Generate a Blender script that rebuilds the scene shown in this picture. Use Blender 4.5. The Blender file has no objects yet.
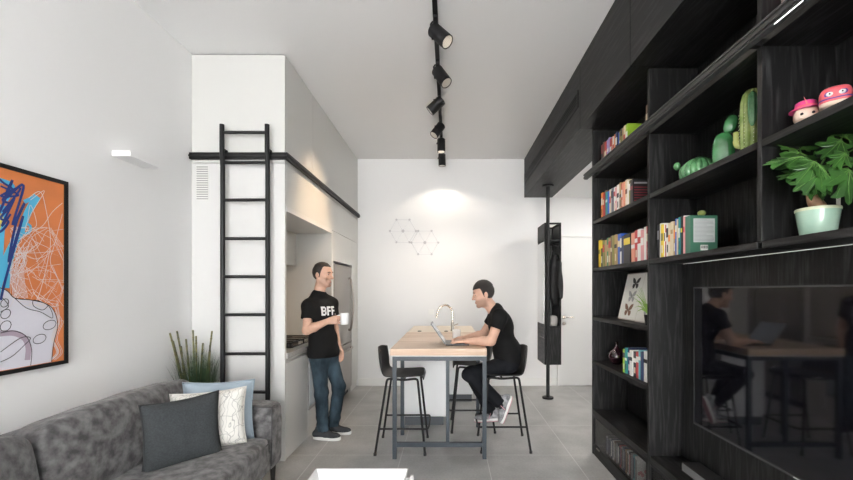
import bpy, bmesh, math, random
import numpy as np
from mathutils import Vector, Matrix, noise
from mathutils.bvhtree import BVHTree
random.seed(7)
S = bpy.context.scene
COL = S.collection
CH = 1.46                       # camera height
def P(x, y, d): return Vector(((x-449.0)/400*d, d, CH+(291.0-y)/400*d))
def V(*a): return Vector(a)

# ------------------------------------------------------------------ materials
MATS = {}
def mat(name, col, rough=.5, metal=0, spec=.5, noise_amt=0, noise_scale=5, bump=0, bump_scale=60, coat=0, sheen=0, emit=None, emit_s=0, col2=None, stretch=None, transmission=0):
    if name in MATS: return MATS[name]
    m = bpy.data.materials.new(name); m.use_nodes = True
    nt = m.node_tree; b = nt.nodes['Principled BSDF']
    b.inputs['Base Color'].default_value = (*col, 1)
    b.inputs['Roughness'].default_value = rough
    b.inputs['Metallic'].default_value = metal
    b.inputs['Specular IOR Level'].default_value = spec
    b.inputs['Coat Weight'].default_value = coat
    b.inputs['Coat Roughness'].default_value = .05
    b.inputs['Sheen Weight'].default_value = sheen
    b.inputs['Transmission Weight'].default_value = transmission
    if emit: b.inputs['Emission Color'].default_value = (*emit, 1); b.inputs['Emission Strength'].default_value = emit_s
    if noise_amt or bump:
        tc = nt.nodes.new('ShaderNodeTexCoord'); mp = nt.nodes.new('ShaderNodeMapping')
        nt.links.new(tc.outputs['Object'], mp.inputs['Vector'])
        if stretch: mp.inputs['Scale'].default_value = stretch
    if noise_amt:
        n = nt.nodes.new('ShaderNodeTexNoise'); n.inputs['Scale'].default_value = noise_scale; n.inputs['Detail'].default_value = 6
        nt.links.new(mp.outputs['Vector'], n.inputs['Vector'])
        r = nt.nodes.new('ShaderNodeValToRGB')
        c2 = col2 or tuple(min(1, c*(1+noise_amt)) for c in col); c1 = tuple(c*(1-noise_amt) for c in col)
        r.color_ramp.elements[0].position = .35; r.color_ramp.elements[1].position = .68
        r.color_ramp.elements[0].color = (*c1, 1); r.color_ramp.elements[1].color = (*c2, 1)
        nt.links.new(n.outputs['Fac'], r.inputs['Fac']); nt.links.new(r.outputs['Color'], b.inputs['Base Color'])
    if bump:
        n2 = nt.nodes.new('ShaderNodeTexNoise'); n2.inputs['Scale'].default_value = bump_scale; n2.inputs['Detail'].default_value = 4
        nt.links.new(mp.outputs['Vector'], n2.inputs['Vector'])
        bp = nt.nodes.new('ShaderNodeBump'); bp.inputs['Strength'].default_value = bump; bp.inputs['Distance'].default_value = .01
        nt.links.new(n2.outputs['Fac'], bp.inputs['Height']); nt.links.new(bp.outputs['Normal'], b.inputs['Normal'])
    MATS[name] = m; return m

def wood(name, base, light, axis_scale, rough=.5, dist=3.0, bump=.25, ramp=(.38, .72)):
    """grainy wood: stretched noise distorted into cathedral figure"""
    m = bpy.data.materials.new(name); m.use_nodes = True; nt = m.node_tree; b = nt.nodes['Principled BSDF']
    tc = nt.nodes.new('ShaderNodeTexCoord'); mp = nt.nodes.new('ShaderNodeMapping'); mp.inputs['Scale'].default_value = axis_scale
    nt.links.new(tc.outputs['Object'], mp.inputs['Vector'])
    n1 = nt.nodes.new('ShaderNodeTexNoise'); n1.inputs['Scale'].default_value = 1.2; n1.inputs['Detail'].default_value = 2
    nt.links.new(mp.outputs['Vector'], n1.inputs['Vector'])
    ml = nt.nodes.new('ShaderNodeMath'); ml.operation = 'MULTIPLY'; ml.inputs[1].default_value = 16*dist
    nt.links.new(n1.outputs['Fac'], ml.inputs[0])
    sn = nt.nodes.new('ShaderNodeMath'); sn.operation = 'SINE'; nt.links.new(ml.outputs[0], sn.inputs[0])
    n2 = nt.nodes.new('ShaderNodeTexNoise'); n2.inputs['Scale'].default_value = 9; n2.inputs['Detail'].default_value = 8
    nt.links.new(mp.outputs['Vector'], n2.inputs['Vector'])
    ad = nt.nodes.new('ShaderNodeMath'); ad.operation = 'MULTIPLY_ADD'; ad.inputs[1].default_value = .14
    nt.links.new(sn.outputs[0], ad.inputs[0]); nt.links.new(n2.outputs['Fac'], ad.inputs[2])
    r = nt.nodes.new('ShaderNodeValToRGB'); r.color_ramp.elements[0].position, r.color_ramp.elements[1].position = ramp
    r.color_ramp.elements[0].color = (*base, 1); r.color_ramp.elements[1].color = (*light, 1)
    nt.links.new(ad.outputs[0], r.inputs['Fac']); nt.links.new(r.outputs['Color'], b.inputs['Base Color'])
    b.inputs['Roughness'].default_value = rough; b.inputs['Specular IOR Level'].default_value = .38
    bp = nt.nodes.new('ShaderNodeBump'); bp.inputs['Strength'].default_value = bump; bp.inputs['Distance'].default_value = .004
    nt.links.new(ad.outputs[0], bp.inputs['Height']); nt.links.new(bp.outputs['Normal'], b.inputs['Normal'])
    MATS[name] = m; return m

def glassy(name, tint=(1, 1, 1), ior=1.45, rough=.02):
    m = bpy.data.materials.new(name); m.use_nodes = True; nt = m.node_tree
    nt.nodes.remove(nt.nodes['Principled BSDF']); out = nt.nodes['Material Output']
    t = nt.nodes.new('ShaderNodeBsdfTransparent'); t.inputs['Color'].default_value = (*tint, 1)
    g = nt.nodes.new('ShaderNodeBsdfGlossy'); g.inputs['Roughness'].default_value = rough
    f = nt.nodes.new('ShaderNodeFresnel'); f.inputs['IOR'].default_value = ior
    x = nt.nodes.new('ShaderNodeMixShader')
    ge = nt.nodes.new('ShaderNodeNewGeometry'); mi = nt.nodes.new('ShaderNodeMix'); mi.data_type = 'FLOAT'
    mi.inputs['A'].default_value = ior; mi.inputs['B'].default_value = 1/ior; nt.links.new(ge.outputs['Backfacing'], mi.inputs['Factor']); nt.links.new(mi.outputs['Result'], f.inputs['IOR'])
    nt.links.new(f.outputs[0], x.inputs[0]); nt.links.new(t.outputs[0], x.inputs[1]); nt.links.new(g.outputs[0], x.inputs[2])
    nt.links.new(x.outputs[0], out.inputs['Surface']); MATS[name] = m; return m

WHITE = mat('white_wall_paint', (.80, .80, .80), .7, spec=.2, bump=.02, bump_scale=200)
CEILW = mat('white_ceiling_paint', (.80, .80, .80), .8, spec=.1)
LACQ = mat('white_lacquer', (.64, .64, .63), .35)
LACQC = mat('cream_lacquer', (.61, .61, .59), .4)
GREYP = mat('pale_grey_panel', (.55, .55, .53), .5)
BLACKM = mat('black_metal', (.007, .007, .008), .5, spec=.35)
BLUEM = mat('blue_black_steel', (.030, .042, .055), .45)
PLAST = mat('black_plastic', (.014, .014, .015), .45, bump=.03)
STEEL = mat('brushed_steel', (.33, .30, .27), .28, metal=1, bump=.02, stretch=(1, 40, 1))
CHROME = mat('satin_nickel', (.62, .57, .52), .22, metal=1)
BWOOD = wood('black_oak_vertical', (.0040, .0040, .0043), (.034, .034, .035), (9, 9, .8), .5, ramp=(.47, .86))
BWOODH = wood('black_oak_lengthwise', (.0040, .0040, .0043), (.032, .032, .033), (9, .8, 9), .5, ramp=(.47, .86))
BWOODX = wood('black_oak_bulkhead', (.0085, .0085, .0088), (.036, .036, .0365), (6, .6, 6), .5, ramp=(.45, .88))
OAK = wood('pale_oak', (.55, .385, .27), (.69, .53, .41), (.8, 7, 9), .38, dist=1.2, bump=.04)
OAKL = wood('bleached_oak', (.70, .60, .48), (.78, .69, .57), (.8, 7, 7), .4, dist=2.0, bump=.04)
SUEDE = mat('grey_suede', (.088, .086, .088), .85, spec=.15, noise_amt=.34, noise_scale=19, bump=.25, bump_scale=90, sheen=.2, col2=(.19, .187, .19))
SUEDEP = mat('grey_piping', (.05, .05, .052), .8)
PANE = glassy('clear_glass')
CABGLASS = glassy('smoked_glass', (.72, .72, .72), 1.3)

# ------------------------------------------------------------------ mesh helper
class M:
    def __init__(s): s.v = []; s.f = []
    def add(s, vs, fs):
        o = len(s.v); s.v += [Vector(p) for p in vs]; s.f += [tuple(i+o for i in f) for f in fs]; return s
    def box(s, x0, x1, y0, y1, z0, z1):
        return s.add([(x0,y0,z0),(x1,y0,z0),(x1,y1,z0),(x0,y1,z0),(x0,y0,z1),(x1,y0,z1),(x1,y1,z1),(x0,y1,z1)],
                     [(0,3,2,1),(4,5,6,7),(0,1,5,4),(1,2,6,5),(2,3,7,6),(3,0,4,7)])
    def obox(s, c, ax, ay, az, hx, hy, hz):
        c = Vector(c); vs = [c+ax*hx*i+ay*hy*j+az*hz*k for k in (-1,1) for (i,j) in ((-1,-1),(1,-1),(1,1),(-1,1))]
        return s.add(vs, [(0,3,2,1),(4,5,6,7),(0,1,5,4),(1,2,6,5),(2,3,7,6),(3,0,4,7)])
    def cyl(s, p0, p1, r0, r1=None, n=16, cap=True):
        return s.tube([p0, p1], [r0, r0 if r1 is None else r1], n, cap)
    def tube(s, pts, r, n=10, cap=True, closed=False):
        pts = [Vector(p) for p in pts]; k = len(pts)
        rs = r if isinstance(r, (list, tuple)) else [r]*k
        vs = []; prev = None
        for i, p in enumerate(pts):
            if closed: t = pts[(i+1) % k]-pts[i-1]
            else: t = pts[min(i+1, k-1)]-pts[max(i-1, 0)]
            t.normalize()
            if prev is None:
                a = Vector((0,0,1)) if abs(t.z) < .9 else Vector((1,0,0)); u = t.cross(a).normalized()
            else: u = (prev-t*prev.dot(t)).normalized()
            w = t.cross(u); prev = u
            for j in range(n):
                a = 2*math.pi*j/n; vs.append(p+(u*math.cos(a)+w*math.sin(a))*rs[i])
        fs = []
        for i in range(k if closed else k-1):
            for j in range(n):
                a = i*n+j; b = i*n+(j+1) % n; c = ((i+1) % k)*n; fs.append((a, b, c+(j+1) % n, c+j))
        if cap and not closed: fs.append(tuple(range(n-1, -1, -1))); fs.append(tuple((k-1)*n+j for j in range(n)))
        return s.add(vs, fs)
    def lathe(s, prof, c=(0,0,0), n=28, axis=None):
        c = Vector(c); vs = []; k = len(prof)
        for r, z in prof:
            for j in range(n):
                a = 2*math.pi*j/n; vs.append(c+Vector((r*math.cos(a), r*math.sin(a), z)))
        fs = [(i*n+j, i*n+(j+1) % n, (i+1)*n+(j+1) % n, (i+1)*n+j) for i in range(k-1) for j in range(n)]
        if prof[0][0] > 1e-6: fs.append(tuple(range(n-1, -1, -1)))
        if prof[-1][0] > 1e-6: fs.append(tuple((k-1)*n+j for j in range(n)))
        return s.add(vs, fs)
    def ball(s, c, r, n=16, m=10, R=None):
        c = Vector(c); rr = Vector(r) if not isinstance(r, (int, float)) else Vector((r,r,r)); vs = []
        for i in range(m+1):
            t = math.pi*i/m
            for j in range(n):
                a = 2*math.pi*j/n
                q = Vector((rr.x*math.sin(t)*math.cos(a), rr.y*math.sin(t)*math.sin(a), -rr.z*math.cos(t)))
                vs.append(c+(R@q if R else q))
        return s.add(vs, [(i*n+j, i*n+(j+1) % n, (i+1)*n+(j+1) % n, (i+1)*n+j) for i in range(m) for j in range(n)])
    def prism(s, pts, dvec):
        pts = [Vector(p) for p in pts]; n = len(pts); d = Vector(dvec)
        return s.add(pts+[p+d for p in pts], [tuple(range(n-1, -1, -1)), tuple(range(n, 2*n))]+[(i, (i+1) % n, n+(i+1) % n, n+i) for i in range(n)])
    def soft(s, c, h, n=6.0, seg=14, R=None, puff=(0,0,0), wob=0, seed=0):
        """cushion-like rounded box (superquadric over a subdivided cube)"""
        bm = bmesh.new(); bmesh.ops.create_cube(bm, size=2); bmesh.ops.subdivide_edges(bm, edges=bm.edges[:], cuts=seg, use_grid_fill=True)
        c = Vector(c); idx = {}; vs = []
        for i, v in enumerate(bm.verts):
            idx[v] = i; p = v.co
            k = 1/((abs(p.x)**n+abs(p.y)**n+abs(p.z)**n)**(1/n)); q = p*k
            e = Vector((q.x*h[0]*(1+puff[0]*(1-q.y*q.y)*(1-q.z*q.z)), q.y*h[1]*(1+puff[1]*(1-q.x*q.x)*(1-q.z*q.z)), q.z*h[2]*(1+puff[2]*(1-q.x*q.x)*(1-q.y*q.y))))
            if wob: e += q.normalized()*wob*noise.noise(e*5+Vector((seed*3.1, seed, 0)))
            vs.append(c+(R@e if R else e))
        s.add(vs, [tuple(idx[v] for v in f.verts) for f in bm.faces]); bm.free(); return s
    def obj(s, name, m, parent=None, bevel=0, smooth=None, seg=2, sub=0):
        o0 = Vector(parent.matrix_basis.translation) if parent is not None else Vector()
        q = parent
        while q is not None and q.parent is not None: q = q.parent; o0 = o0+Vector(q.matrix_basis.translation)
        bm = bmesh.new(); vv = [bm.verts.new(p-o0) for p in s.v]
        for f in s.f:
            try: bm.faces.new([vv[i] for i in f])
            except ValueError: pass
        bmesh.ops.remove_doubles(bm, verts=bm.verts[:], dist=1e-6)
        bmesh.ops.recalc_face_normals(bm, faces=bm.faces[:])
        if bevel:
            es = [e for e in bm.edges if len(e.link_faces) == 2 and e.calc_face_angle(0) > .6]
            bmesh.ops.bevel(bm, geom=es, offset=bevel, segments=seg, affect='EDGES', clamp_overlap=True, profile=.5)
        me = bpy.data.meshes.new(name); bm.to_mesh(me); bm.free()
        o = bpy.data.objects.new(name, me); COL.objects.link(o)
        for mm in (m if isinstance(m, (list, tuple)) else [m]): me.materials.append(mm)
        if smooth is not None:
            me.shade_smooth(); me.set_sharp_from_angle(angle=math.radians(smooth))
        if parent is not None: o.parent = parent
        return o
def tag(o, label, cat, group=None):
    o['label'] = label; o['category'] = cat
    if group: o['group'] = group
    return o
def thing(name, label, cat, loc=(0,0,0), group=None):
    o = bpy.data.objects.new(name, None); o.empty_display_size = .1; o.location = loc; COL.objects.link(o)
    return tag(o, label, cat, group)
def struct(o): o['kind'] = 'structure'; return o
def copy_tree(o, parent=None):
    kids = list(o.children); c = o.copy(); COL.objects.link(c); c.parent = parent
    for ch in kids: copy_tree(ch, c)
    return c
def bake(o):
    bpy.context.view_layer.update(); dg = bpy.context.evaluated_depsgraph_get()
    me = bpy.data.meshes.new_from_object(o.evaluated_get(dg)); o.modifiers.clear(); o.data = me; return o
def bez(pts, n=10):
    """Catmull-Rom through points"""
    pts = [Vector(p) for p in pts]; out = []
    for i in range(len(pts)-1):
        p0 = pts[max(i-1, 0)]; p1 = pts[i]; p2 = pts[i+1]; p3 = pts[min(i+2, len(pts)-1)]
        for k in range(n):
            t = k/n; out.append(.5*((2*p1)+(p2-p0)*t+(2*p0-5*p1+4*p2-p3)*t*t+(3*p1-p0-3*p2+p3)*t**3))
    out.append(pts[-1]); return out

# ------------------------------------------------------------------ signed-distance bodies
def cap(a, b, ra, rb=None, k=.03, cut=None): return ('c', np.array(a, float), np.array(b, float), ra, ra if rb is None else rb, k, cut)
def ell(c, r, R=None, k=.03, cut=None): return ('e', np.array(c, float), np.array(r, float), np.eye(3) if R is None else np.array(R, float), k, cut)
def sdf_mesh(prims, h=.005, planes=(), wr=None, subs=()):
    lo = np.full(3, 1e9); hi = np.full(3, -1e9)
    for p in prims:
        if p[0] == 'c':
            r = max(p[3], p[4]); a = np.minimum(p[1], p[2])-r; b = np.maximum(p[1], p[2])+r
        else: r = p[2].max(); a = p[1]-r; b = p[1]+r
        lo = np.minimum(lo, a); hi = np.maximum(hi, b)
    lo -= .03; hi += .03; n = np.ceil((hi-lo)/h).astype(int)+1
    F = np.full(n, .12, np.float32)
    def local(a, b):
        i0 = np.maximum(((a-lo)/h).astype(int), 0); i1 = np.minimum(((b-lo)/h).astype(int)+2, n)
        ax = [lo[d]+h*np.arange(i0[d], i1[d]) for d in range(3)]
        G = np.stack(np.meshgrid(*ax, indexing='ij'), -1); return tuple(slice(i0[d], i1[d]) for d in range(3)), G
    def dist(p, G):
        if p[0] == 'c':
            ab = p[2]-p[1]; L = max((ab@ab), 1e-9); t = np.clip(((G-p[1])@ab)/L, 0, 1)
            return np.linalg.norm(G-p[1]-t[..., None]*ab, axis=-1)-(p[3]+(p[4]-p[3])*t)
        q = (G-p[1])@p[3]; k0 = np.linalg.norm(q/p[2], axis=-1); k1 = np.linalg.norm(q/p[2]**2, axis=-1)
        return np.where(k1 > 1e-6, k0*(k0-1)/np.maximum(k1, 1e-6), -p[2].min())
    for p in prims:
        k = p[5] if p[0] == 'c' else p[4]; cut = p[6] if p[0] == 'c' else p[5]
        if p[0] == 'c': r = max(p[3], p[4])+k+.02; a = np.minimum(p[1], p[2])-r; b = np.maximum(p[1], p[2])+r
        else: r = p[2].max()+k+.02; a = p[1]-r; b = p[1]+r
        sl, G = local(a, b); d = dist(p, G)
        for q_ in (cut or ()): d = np.maximum(d, (G-np.array(q_[0]))@np.array(q_[1]))
        f = F[sl]; hh = np.clip(.5+.5*(f-d)/k, 0, 1); F[sl] = f*(1-hh)+d*hh-k*hh*(1-hh)
    for p in subs:
        r = (max(p[3], p[4]) if p[0] == 'c' else p[2].max())+.03
        a = (np.minimum(p[1], p[2]) if p[0] == 'c' else p[1])-r; b = (np.maximum(p[1], p[2]) if p[0] == 'c' else p[1])+r
        sl, G = local(a, b); F[sl] = np.maximum(F[sl], -dist(p, G))
    if wr or planes:
        sl, G = local(lo, hi)
        if wr: F += wr(G).astype(np.float32)
        for pt, nn in planes: F = np.maximum(F, ((G-np.array(pt))@np.array(nn)).astype(np.float32))
    s = F < 0
    c = np.zeros(np.array(F.shape)-1, np.uint8)
    for i in (0, 1):
        for j in (0, 1):
            for k in (0, 1): c += s[i:F.shape[0]-1+i, j:F.shape[1]-1+j, k:F.shape[2]-1+k]
    act = np.argwhere((c > 0) & (c < 8)); idx = np.full(c.shape, -1, np.int64); idx[tuple(act.T)] = np.arange(len(act))
    pos = np.zeros((len(act), 3)); cnt = np.zeros(len(act))
    cor = [np.array((i, j, k)) for i in (0, 1) for j in (0, 1) for k in (0, 1)]
    for A in cor:
        for d in range(3):
            if A[d] == 0:
                B = A.copy(); B[d] = 1; fa = F[tuple((act+A).T)]; fb = F[tuple((act+B).T)]
                m = (fa < 0) != (fb < 0); t = np.where(m, fa/np.where(m, fa-fb, 1), 0)
                q = A+t[:, None]*(B-A); pos[m] += q[m]; cnt[m] += 1
    pos = (act+pos/cnt[:, None])*h+lo
    quads = []
    for d in range(3):
        e1, e2 = [(1, 2), (2, 0), (0, 1)][d]
        sa = [slice(None)]*3; sb = [slice(None)]*3; sa[d] = slice(0, -1); sb[d] = slice(1, None)
        x = s[tuple(sa)] != s[tuple(sb)]; pts = np.argwhere(x)
        ok = (pts[:, e1] > 0) & (pts[:, e2] > 0) & (pts[:, e1] < c.shape[e1]) & (pts[:, e2] < c.shape[e2]); pts = pts[ok]
        def cell(o1, o2): q = pts.copy(); q[:, e1] += o1; q[:, e2] += o2; return idx[tuple(q.T)]
        Q = np.stack([cell(-1, -1), cell(0, -1), cell(0, 0), cell(-1, 0)], 1)
        inside = s[tuple(pts.T)]; Q[~inside] = Q[~inside][:, ::-1]; quads.append(Q)
    return pos, np.concatenate(quads)
def sdf_obj(name, prims, m, parent, h=.005, planes=(), wr=None, subs=(), smooth_it=2):
    pos, quads = sdf_mesh(prims, h, planes, wr, subs)
    if smooth_it:
        e = np.concatenate([quads[:, [0, 1]], quads[:, [1, 2]], quads[:, [2, 3]], quads[:, [3, 0]]]); e = np.concatenate([e, e[:, ::-1]])
        for _ in range(smooth_it):
            acc = np.zeros_like(pos); n = np.zeros(len(pos)); np.add.at(acc, e[:, 0], pos[e[:, 1]]); np.add.at(n, e[:, 0], 1)
            pos = pos*.5+.5*acc/np.maximum(n, 1)[:, None]
    o0 = np.zeros(3); q = parent
    while q is not None: o0 = o0+np.array(q.matrix_basis.translation); q = q.parent
    me = bpy.data.meshes.new(name); me.from_pydata((pos-o0).tolist(), [], quads.tolist()); me.update(); me.shade_smooth()
    me.materials.append(m); o = bpy.data.objects.new(name, me); COL.objects.link(o); o.parent = parent; return o

# ================================================================== SETTING
XL, XR, YB, YF, ZC = -2.21, 1.64, 6.17, -4.2, 3.496
# floor: large grey tiles
fm = bpy.data.materials.new('grey_concrete_tile'); fm.use_nodes = True; nt = fm.node_tree; bs = nt.nodes['Principled BSDF']
tc = nt.nodes.new('ShaderNodeTexCoord'); sp = nt.nodes.new('ShaderNodeSeparateXYZ'); nt.links.new(tc.outputs['Object'], sp.inputs[0])
def grid(out, off, size):
    a = nt.nodes.new('ShaderNodeMath'); a.operation = 'SUBTRACT'; a.inputs[1].default_value = off; nt.links.new(sp.outputs[out], a.inputs[0])
    b = nt.nodes.new('ShaderNodeMath'); b.operation = 'PINGPONG'; b.inputs[1].default_value = size/2; nt.links.new(a.outputs[0], b.inputs[0])
    c = nt.nodes.new('ShaderNodeMath'); c.operation = 'LESS_THAN'; c.inputs[1].default_value = .0028; nt.links.new(b.outputs[0], c.inputs[0]); return c
gx, gy = grid(0, .33, .752), grid(1, 3.56, .78)
mx = nt.nodes.new('ShaderNodeMath'); mx.operation = 'MAXIMUM'; nt.links.new(gx.outputs[0], mx.inputs[0]); nt.links.new(gy.outputs[0], mx.inputs[1])
n1 = nt.nodes.new('ShaderNodeTexNoise'); n1.inputs['Scale'].default_value = 3; n1.inputs['Detail'].default_value = 8; nt.links.new(tc.outputs['Object'], n1.inputs['Vector'])
n2 = nt.nodes.new('ShaderNodeTexNoise'); n2.inputs['Scale'].default_value = 55; n2.inputs['Detail'].default_value = 3; nt.links.new(tc.outputs['Object'], n2.inputs['Vector'])
av = nt.nodes.new('ShaderNodeMath'); av.operation = 'MULTIPLY_ADD'; av.inputs[1].default_value = .45; nt.links.new(n2.outputs['Fac'], av.inputs[0]); nt.links.new(n1.outputs['Fac'], av.inputs[2])
rp = nt.nodes.new('ShaderNodeValToRGB'); rp.color_ramp.elements[0].position = .5; rp.color_ramp.elements[1].position = .95
rp.color_ramp.elements[0].color = (.285, .283, .275, 1); rp.color_ramp.elements[1].color = (.43, .428, .418, 1); nt.links.new(av.outputs[0], rp.inputs[0])
mc = nt.nodes.new('ShaderNodeMix'); mc.data_type = 'RGBA'; nt.links.new(mx.outputs[0], mc.inputs['Factor']); nt.links.new(rp.outputs[0], mc.inputs['A']); mc.inputs['B'].default_value = (.56, .56, .55, 1)
nt.links.new(mc.outputs['Result'], bs.inputs['Base Color']); bs.inputs['Roughness'].default_value = .36
XH = 3.0
struct(M().box(XL-.15, XH+.15, YF-.15, YB+.15, -.12, 0).obj('floor', fm))
struct(M().box(XL-.15, XR, YF-.15, YB+.15, ZC, ZC+.15).obj('ceiling', CEILW))
struct(M().box(1.59, XH+.15, 3.62, YB+.15, 2.90, 3.05).obj('ceiling_hall', CEILW))
struct(M().box(XL-.15, XL, YF-.15, YB+.15, 0, ZC).obj('wall_left', WHITE))
struct(M().box(XL, XH+.15, YB, YB+.15, 0, ZC).obj('wall_back', WHITE))
struct(M().box(XR, XR+.15, YF-.15, 3.62, 0, ZC).obj('wall_right', WHITE))
struct(M().box(XR+.15, XH, 3.52, 3.62, 0, 2.9).obj('wall_hall_return', WHITE))
struct(M().box(XH, XH+.15, 3.52, YB, 0, 2.9).obj('wall_hall_right', WHITE))
struct(M().box(XL, XR, YF-.15, YF, 3.1, ZC).box(XL, XL+.12, YF-.15, YF, 0, 3.1).box(XR-.12, XR, YF-.15, YF, 0, 3.1).obj('wall_front', WHITE))
# the wide window behind the viewer
wx0, wx1 = XL+.12, XR-.12
w = M().box(wx0, wx1, YF-.12, YF-.05, 0, .06).box(wx0, wx1, YF-.12, YF-.05, 3.04, 3.1)
for i in range(4):
    x = wx0+(wx1-wx0)*i/3; w.box(max(wx0, x-.03), min(wx1, x+.03), YF-.12, YF-.05, .06, 3.04)
w1 = struct(w.obj('window_1', BLACKM)); M().box(wx0, wx1, YF-.09, YF-.08, .06, 3.04).obj('window_pane', PANE, w1)
struct(M().box(-1.395, 1.66, YB-.016, YB, 0, .115).obj('baseboard_back', mat('white_trim', (.82, .82, .80), .4), bevel=.003))
struct(M().box(2.62, XH, YB-.016, YB, 0, .115).obj('baseboard_hall', mat('white_trim', (.82, .82, .80), .4), bevel=.003))
d1 = struct(M().box(1.69, 2.59, YB-.03, YB-.002, .012, 2.29).obj('door_1', mat('white_door', (.77, .77, .76), .4), bevel=.003))
M().box(1.665, 1.688, YB-.04, YB-.001, 0, 2.32).box(2.592, 2.615, YB-.04, YB-.001, 0, 2.32).box(1.688, 2.592, YB-.04, YB-.001, 2.293, 2.32).obj('door_frame', mat('white_trim', (.82, .82, .80), .4), d1)
dh = M().cyl((1.765, YB-.03, 1.06), (1.765, YB-.04, 1.06), .028, n=20); dh.tube([(1.765, YB-.04, 1.06), (1.765, YB-.085, 1.06), (1.78, YB-.09, 1.06), (1.90, YB-.09, 1.06)], .010, 10)
dh.obj('door_handle', CHROME, d1, smooth=40)
M().cyl((1.765, YB-.03, .965), (1.765, YB-.042, .965), .026, n=20).obj('lock_rosette', CHROME, d1, smooth=40)

# ================================================================== LEFT: kitchen tower
FX, FY = -1.408, 3.43
t = thing('tall_end_panel', 'tall white panel beside the ladder closing the kitchen end, with grille', 'panel', (XL, FY, 0))
M().box(XL+.003, FX, FY, FY+.035, 0, 2.555).obj('lower_panel', LACQ, t, bevel=.0015)
M().box(XL+.003, FX, FY, FY+.035, 2.56, ZC-.012).obj('upper_panel', LACQC, t, bevel=.0015)
g = M()
for i in range(15):
    z = 2.245+i*.0195; g.box(-2.163, -2.066, FY-.004, FY+.001, z, z+.010)
M().box(-2.168, -2.061, FY-.002, FY, 2.238, 2.536).obj('vent_grille', mat('vent_white', (.72, .72, .70), .4), t)
g.obj('vent_slots', mat('vent_slots', (.30, .30, .29), .6), t)
# overhead cupboards above the rail
oc = []
for i, (y0, y1, lb) in enumerate(((FY+.037, 4.137, 'white overhead cupboard above the rail, nearest the ladder'), (4.143, YB-.004, 'long white overhead cupboard above the rail, towards the back wall'))):
    o = thing('overhead_cupboard', lb, 'cupboard', (FX, y0, 2.56), 'cupboards over the kitchen')
    M().box(XL+.003, FX-.02, y0, y1, 2.56, ZC-.006).obj('cupboard_body', LACQ, o)
    M().box(FX-.019, FX, y0+.001, y1-.002, 2.56, ZC-.010).obj('door', LACQC, o, bevel=.0015)
o = thing('kitchen_fascia', 'white fascia panel above the cooking niche, below the black rail', 'panel', (FX, FY+.037, 2.19))
M().box(XL+.003, FX, FY+.037, YB-.004, 2.195, 2.557).obj('fascia_board', LACQC, o)
M().box(XL+.003, FX+.006, FY+.037, 4.80, 2.15, 2.194).obj('lip', LACQ, o, bevel=.002)
# niche back and upper cabinet
o = thing('backsplash', 'pale wall panel behind the gas hob in the cooking niche', 'panel', (-2.05, 3.5, .92))
M().box(-2.2, -2.03, FY+.037, 4.795, .869, 1.755).obj('splash_panel', LACQ, o)
o = thing('wall_cupboard', 'white wall cupboard hanging over the gas hob', 'cupboard', (-1.83, 3.5, 1.76))
M().box(XL+.003, -1.85, FY+.037, 4.797, 1.76, 2.148).obj('cupboard_body', LACQ, o)
M().box(-1.849, -1.83, FY+.04, 4.11, 1.762, 2.146).obj('door', LACQC, o, bevel=.001)
M().box(-1.849, -1.83, 4.114, 4.795, 1.762, 2.146).obj('door', LACQC, o, bevel=.001)
# base units
def base_unit(y0, y1, label, oven=False, seam=None):
    o = thing('base_cabinet', label, 'cabinet', (FX, y0, 0), 'kitchen base units')
    M().box(XL+.003, FX-.021, y0, y1, .10, .868).obj('cabinet_body', LACQ, o)
    M().box(XL+.003, FX-.006, y0, y1, 0, .098).obj('plinth', LACQ, o)
    if oven:
        M().box(FX-.02, FX, y0+.002, y1-.002, .102, .255).obj('drawer', LACQ, o, bevel=.0015)
        return o
    M().box(FX-.02, FX, y0+.002, y1-.002, .102, .835).obj('door', LACQ, o, bevel=.0015)
    M().box(FX-.02, FX-.012, y0+.002, y1-.002, .84, .866).obj('finger_groove', GREYP, o)
    return o
base_unit(FY+.037, 3.998, 'white base cabinet under the counter, next to the ladder panel')
b2 = base_unit(4.0, 4.60, 'white base cabinet housing the built-in oven', True)
base_unit(4.602, 4.798, 'narrow white base cabinet beside the tall fridge panel')
o = thing('oven', 'built-in oven with pale glass front under the hob', 'oven', (FX, 4.0, .27))
M().box(FX-.020, FX+.004, 4.004, 4.596, .262, .86).obj('oven_body', mat('oven_steel', (.35, .35, .36), .3, metal=1), o, bevel=.003)
M().box(FX+.0042, FX+.007, 4.03, 4.57, .30, .73).obj('glass_door', mat('oven_glass', (.45, .52, .58), .08, coat=1), o)
tag(M().box(-2.028, FX+.012, FY+.037, 4.798, .87, .92).obj('worktop', mat('grey_worktop', (.42, .42, .41), .22, noise_amt=.12, noise_scale=60), bevel=.003), 'grey kitchen worktop running under the gas hob', 'worktop')
# hob
o = thing('gas_hob', 'black gas hob with cast iron grates on the worktop', 'hob', (-1.72, 4.1, .92))
M().box(-1.97, -1.48, 3.78, 4.42, .921, .930).obj('hob_plate', mat('hob_glass', (.02, .02, .022), .15), o, bevel=.002)
for (bx, by, br) in ((-1.86, 3.94, .04), (-1.86, 4.27, .05), (-1.60, 3.94, .05), (-1.60, 4.27, .035)):
    M().lathe([(br, 0), (br, .012), (br*.8, .02), (0, .02)], (bx, by, .931), 20).obj('burner', BLACKM, o, smooth=40)
for gy in (3.94, 4.27):
    g = M()
    for x in (-1.95, -1.73, -1.50): g.box(x-.006, x+.006, gy-.15, gy+.15, .960, .972)
    for dy in (-.15, 0, .15): g.box(-1.956, -1.494, gy+dy-.006, gy+dy+.006, .960, .972)
    for x in (-1.95, -1.50):
        for dy in (-.144, .144): g.box(x-.006, x+.006, gy+dy-.006, gy+dy+.006, .930, .961)
    g.obj('grate', mat('cast_iron', (.01, .01, .01), .6), o)
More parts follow.
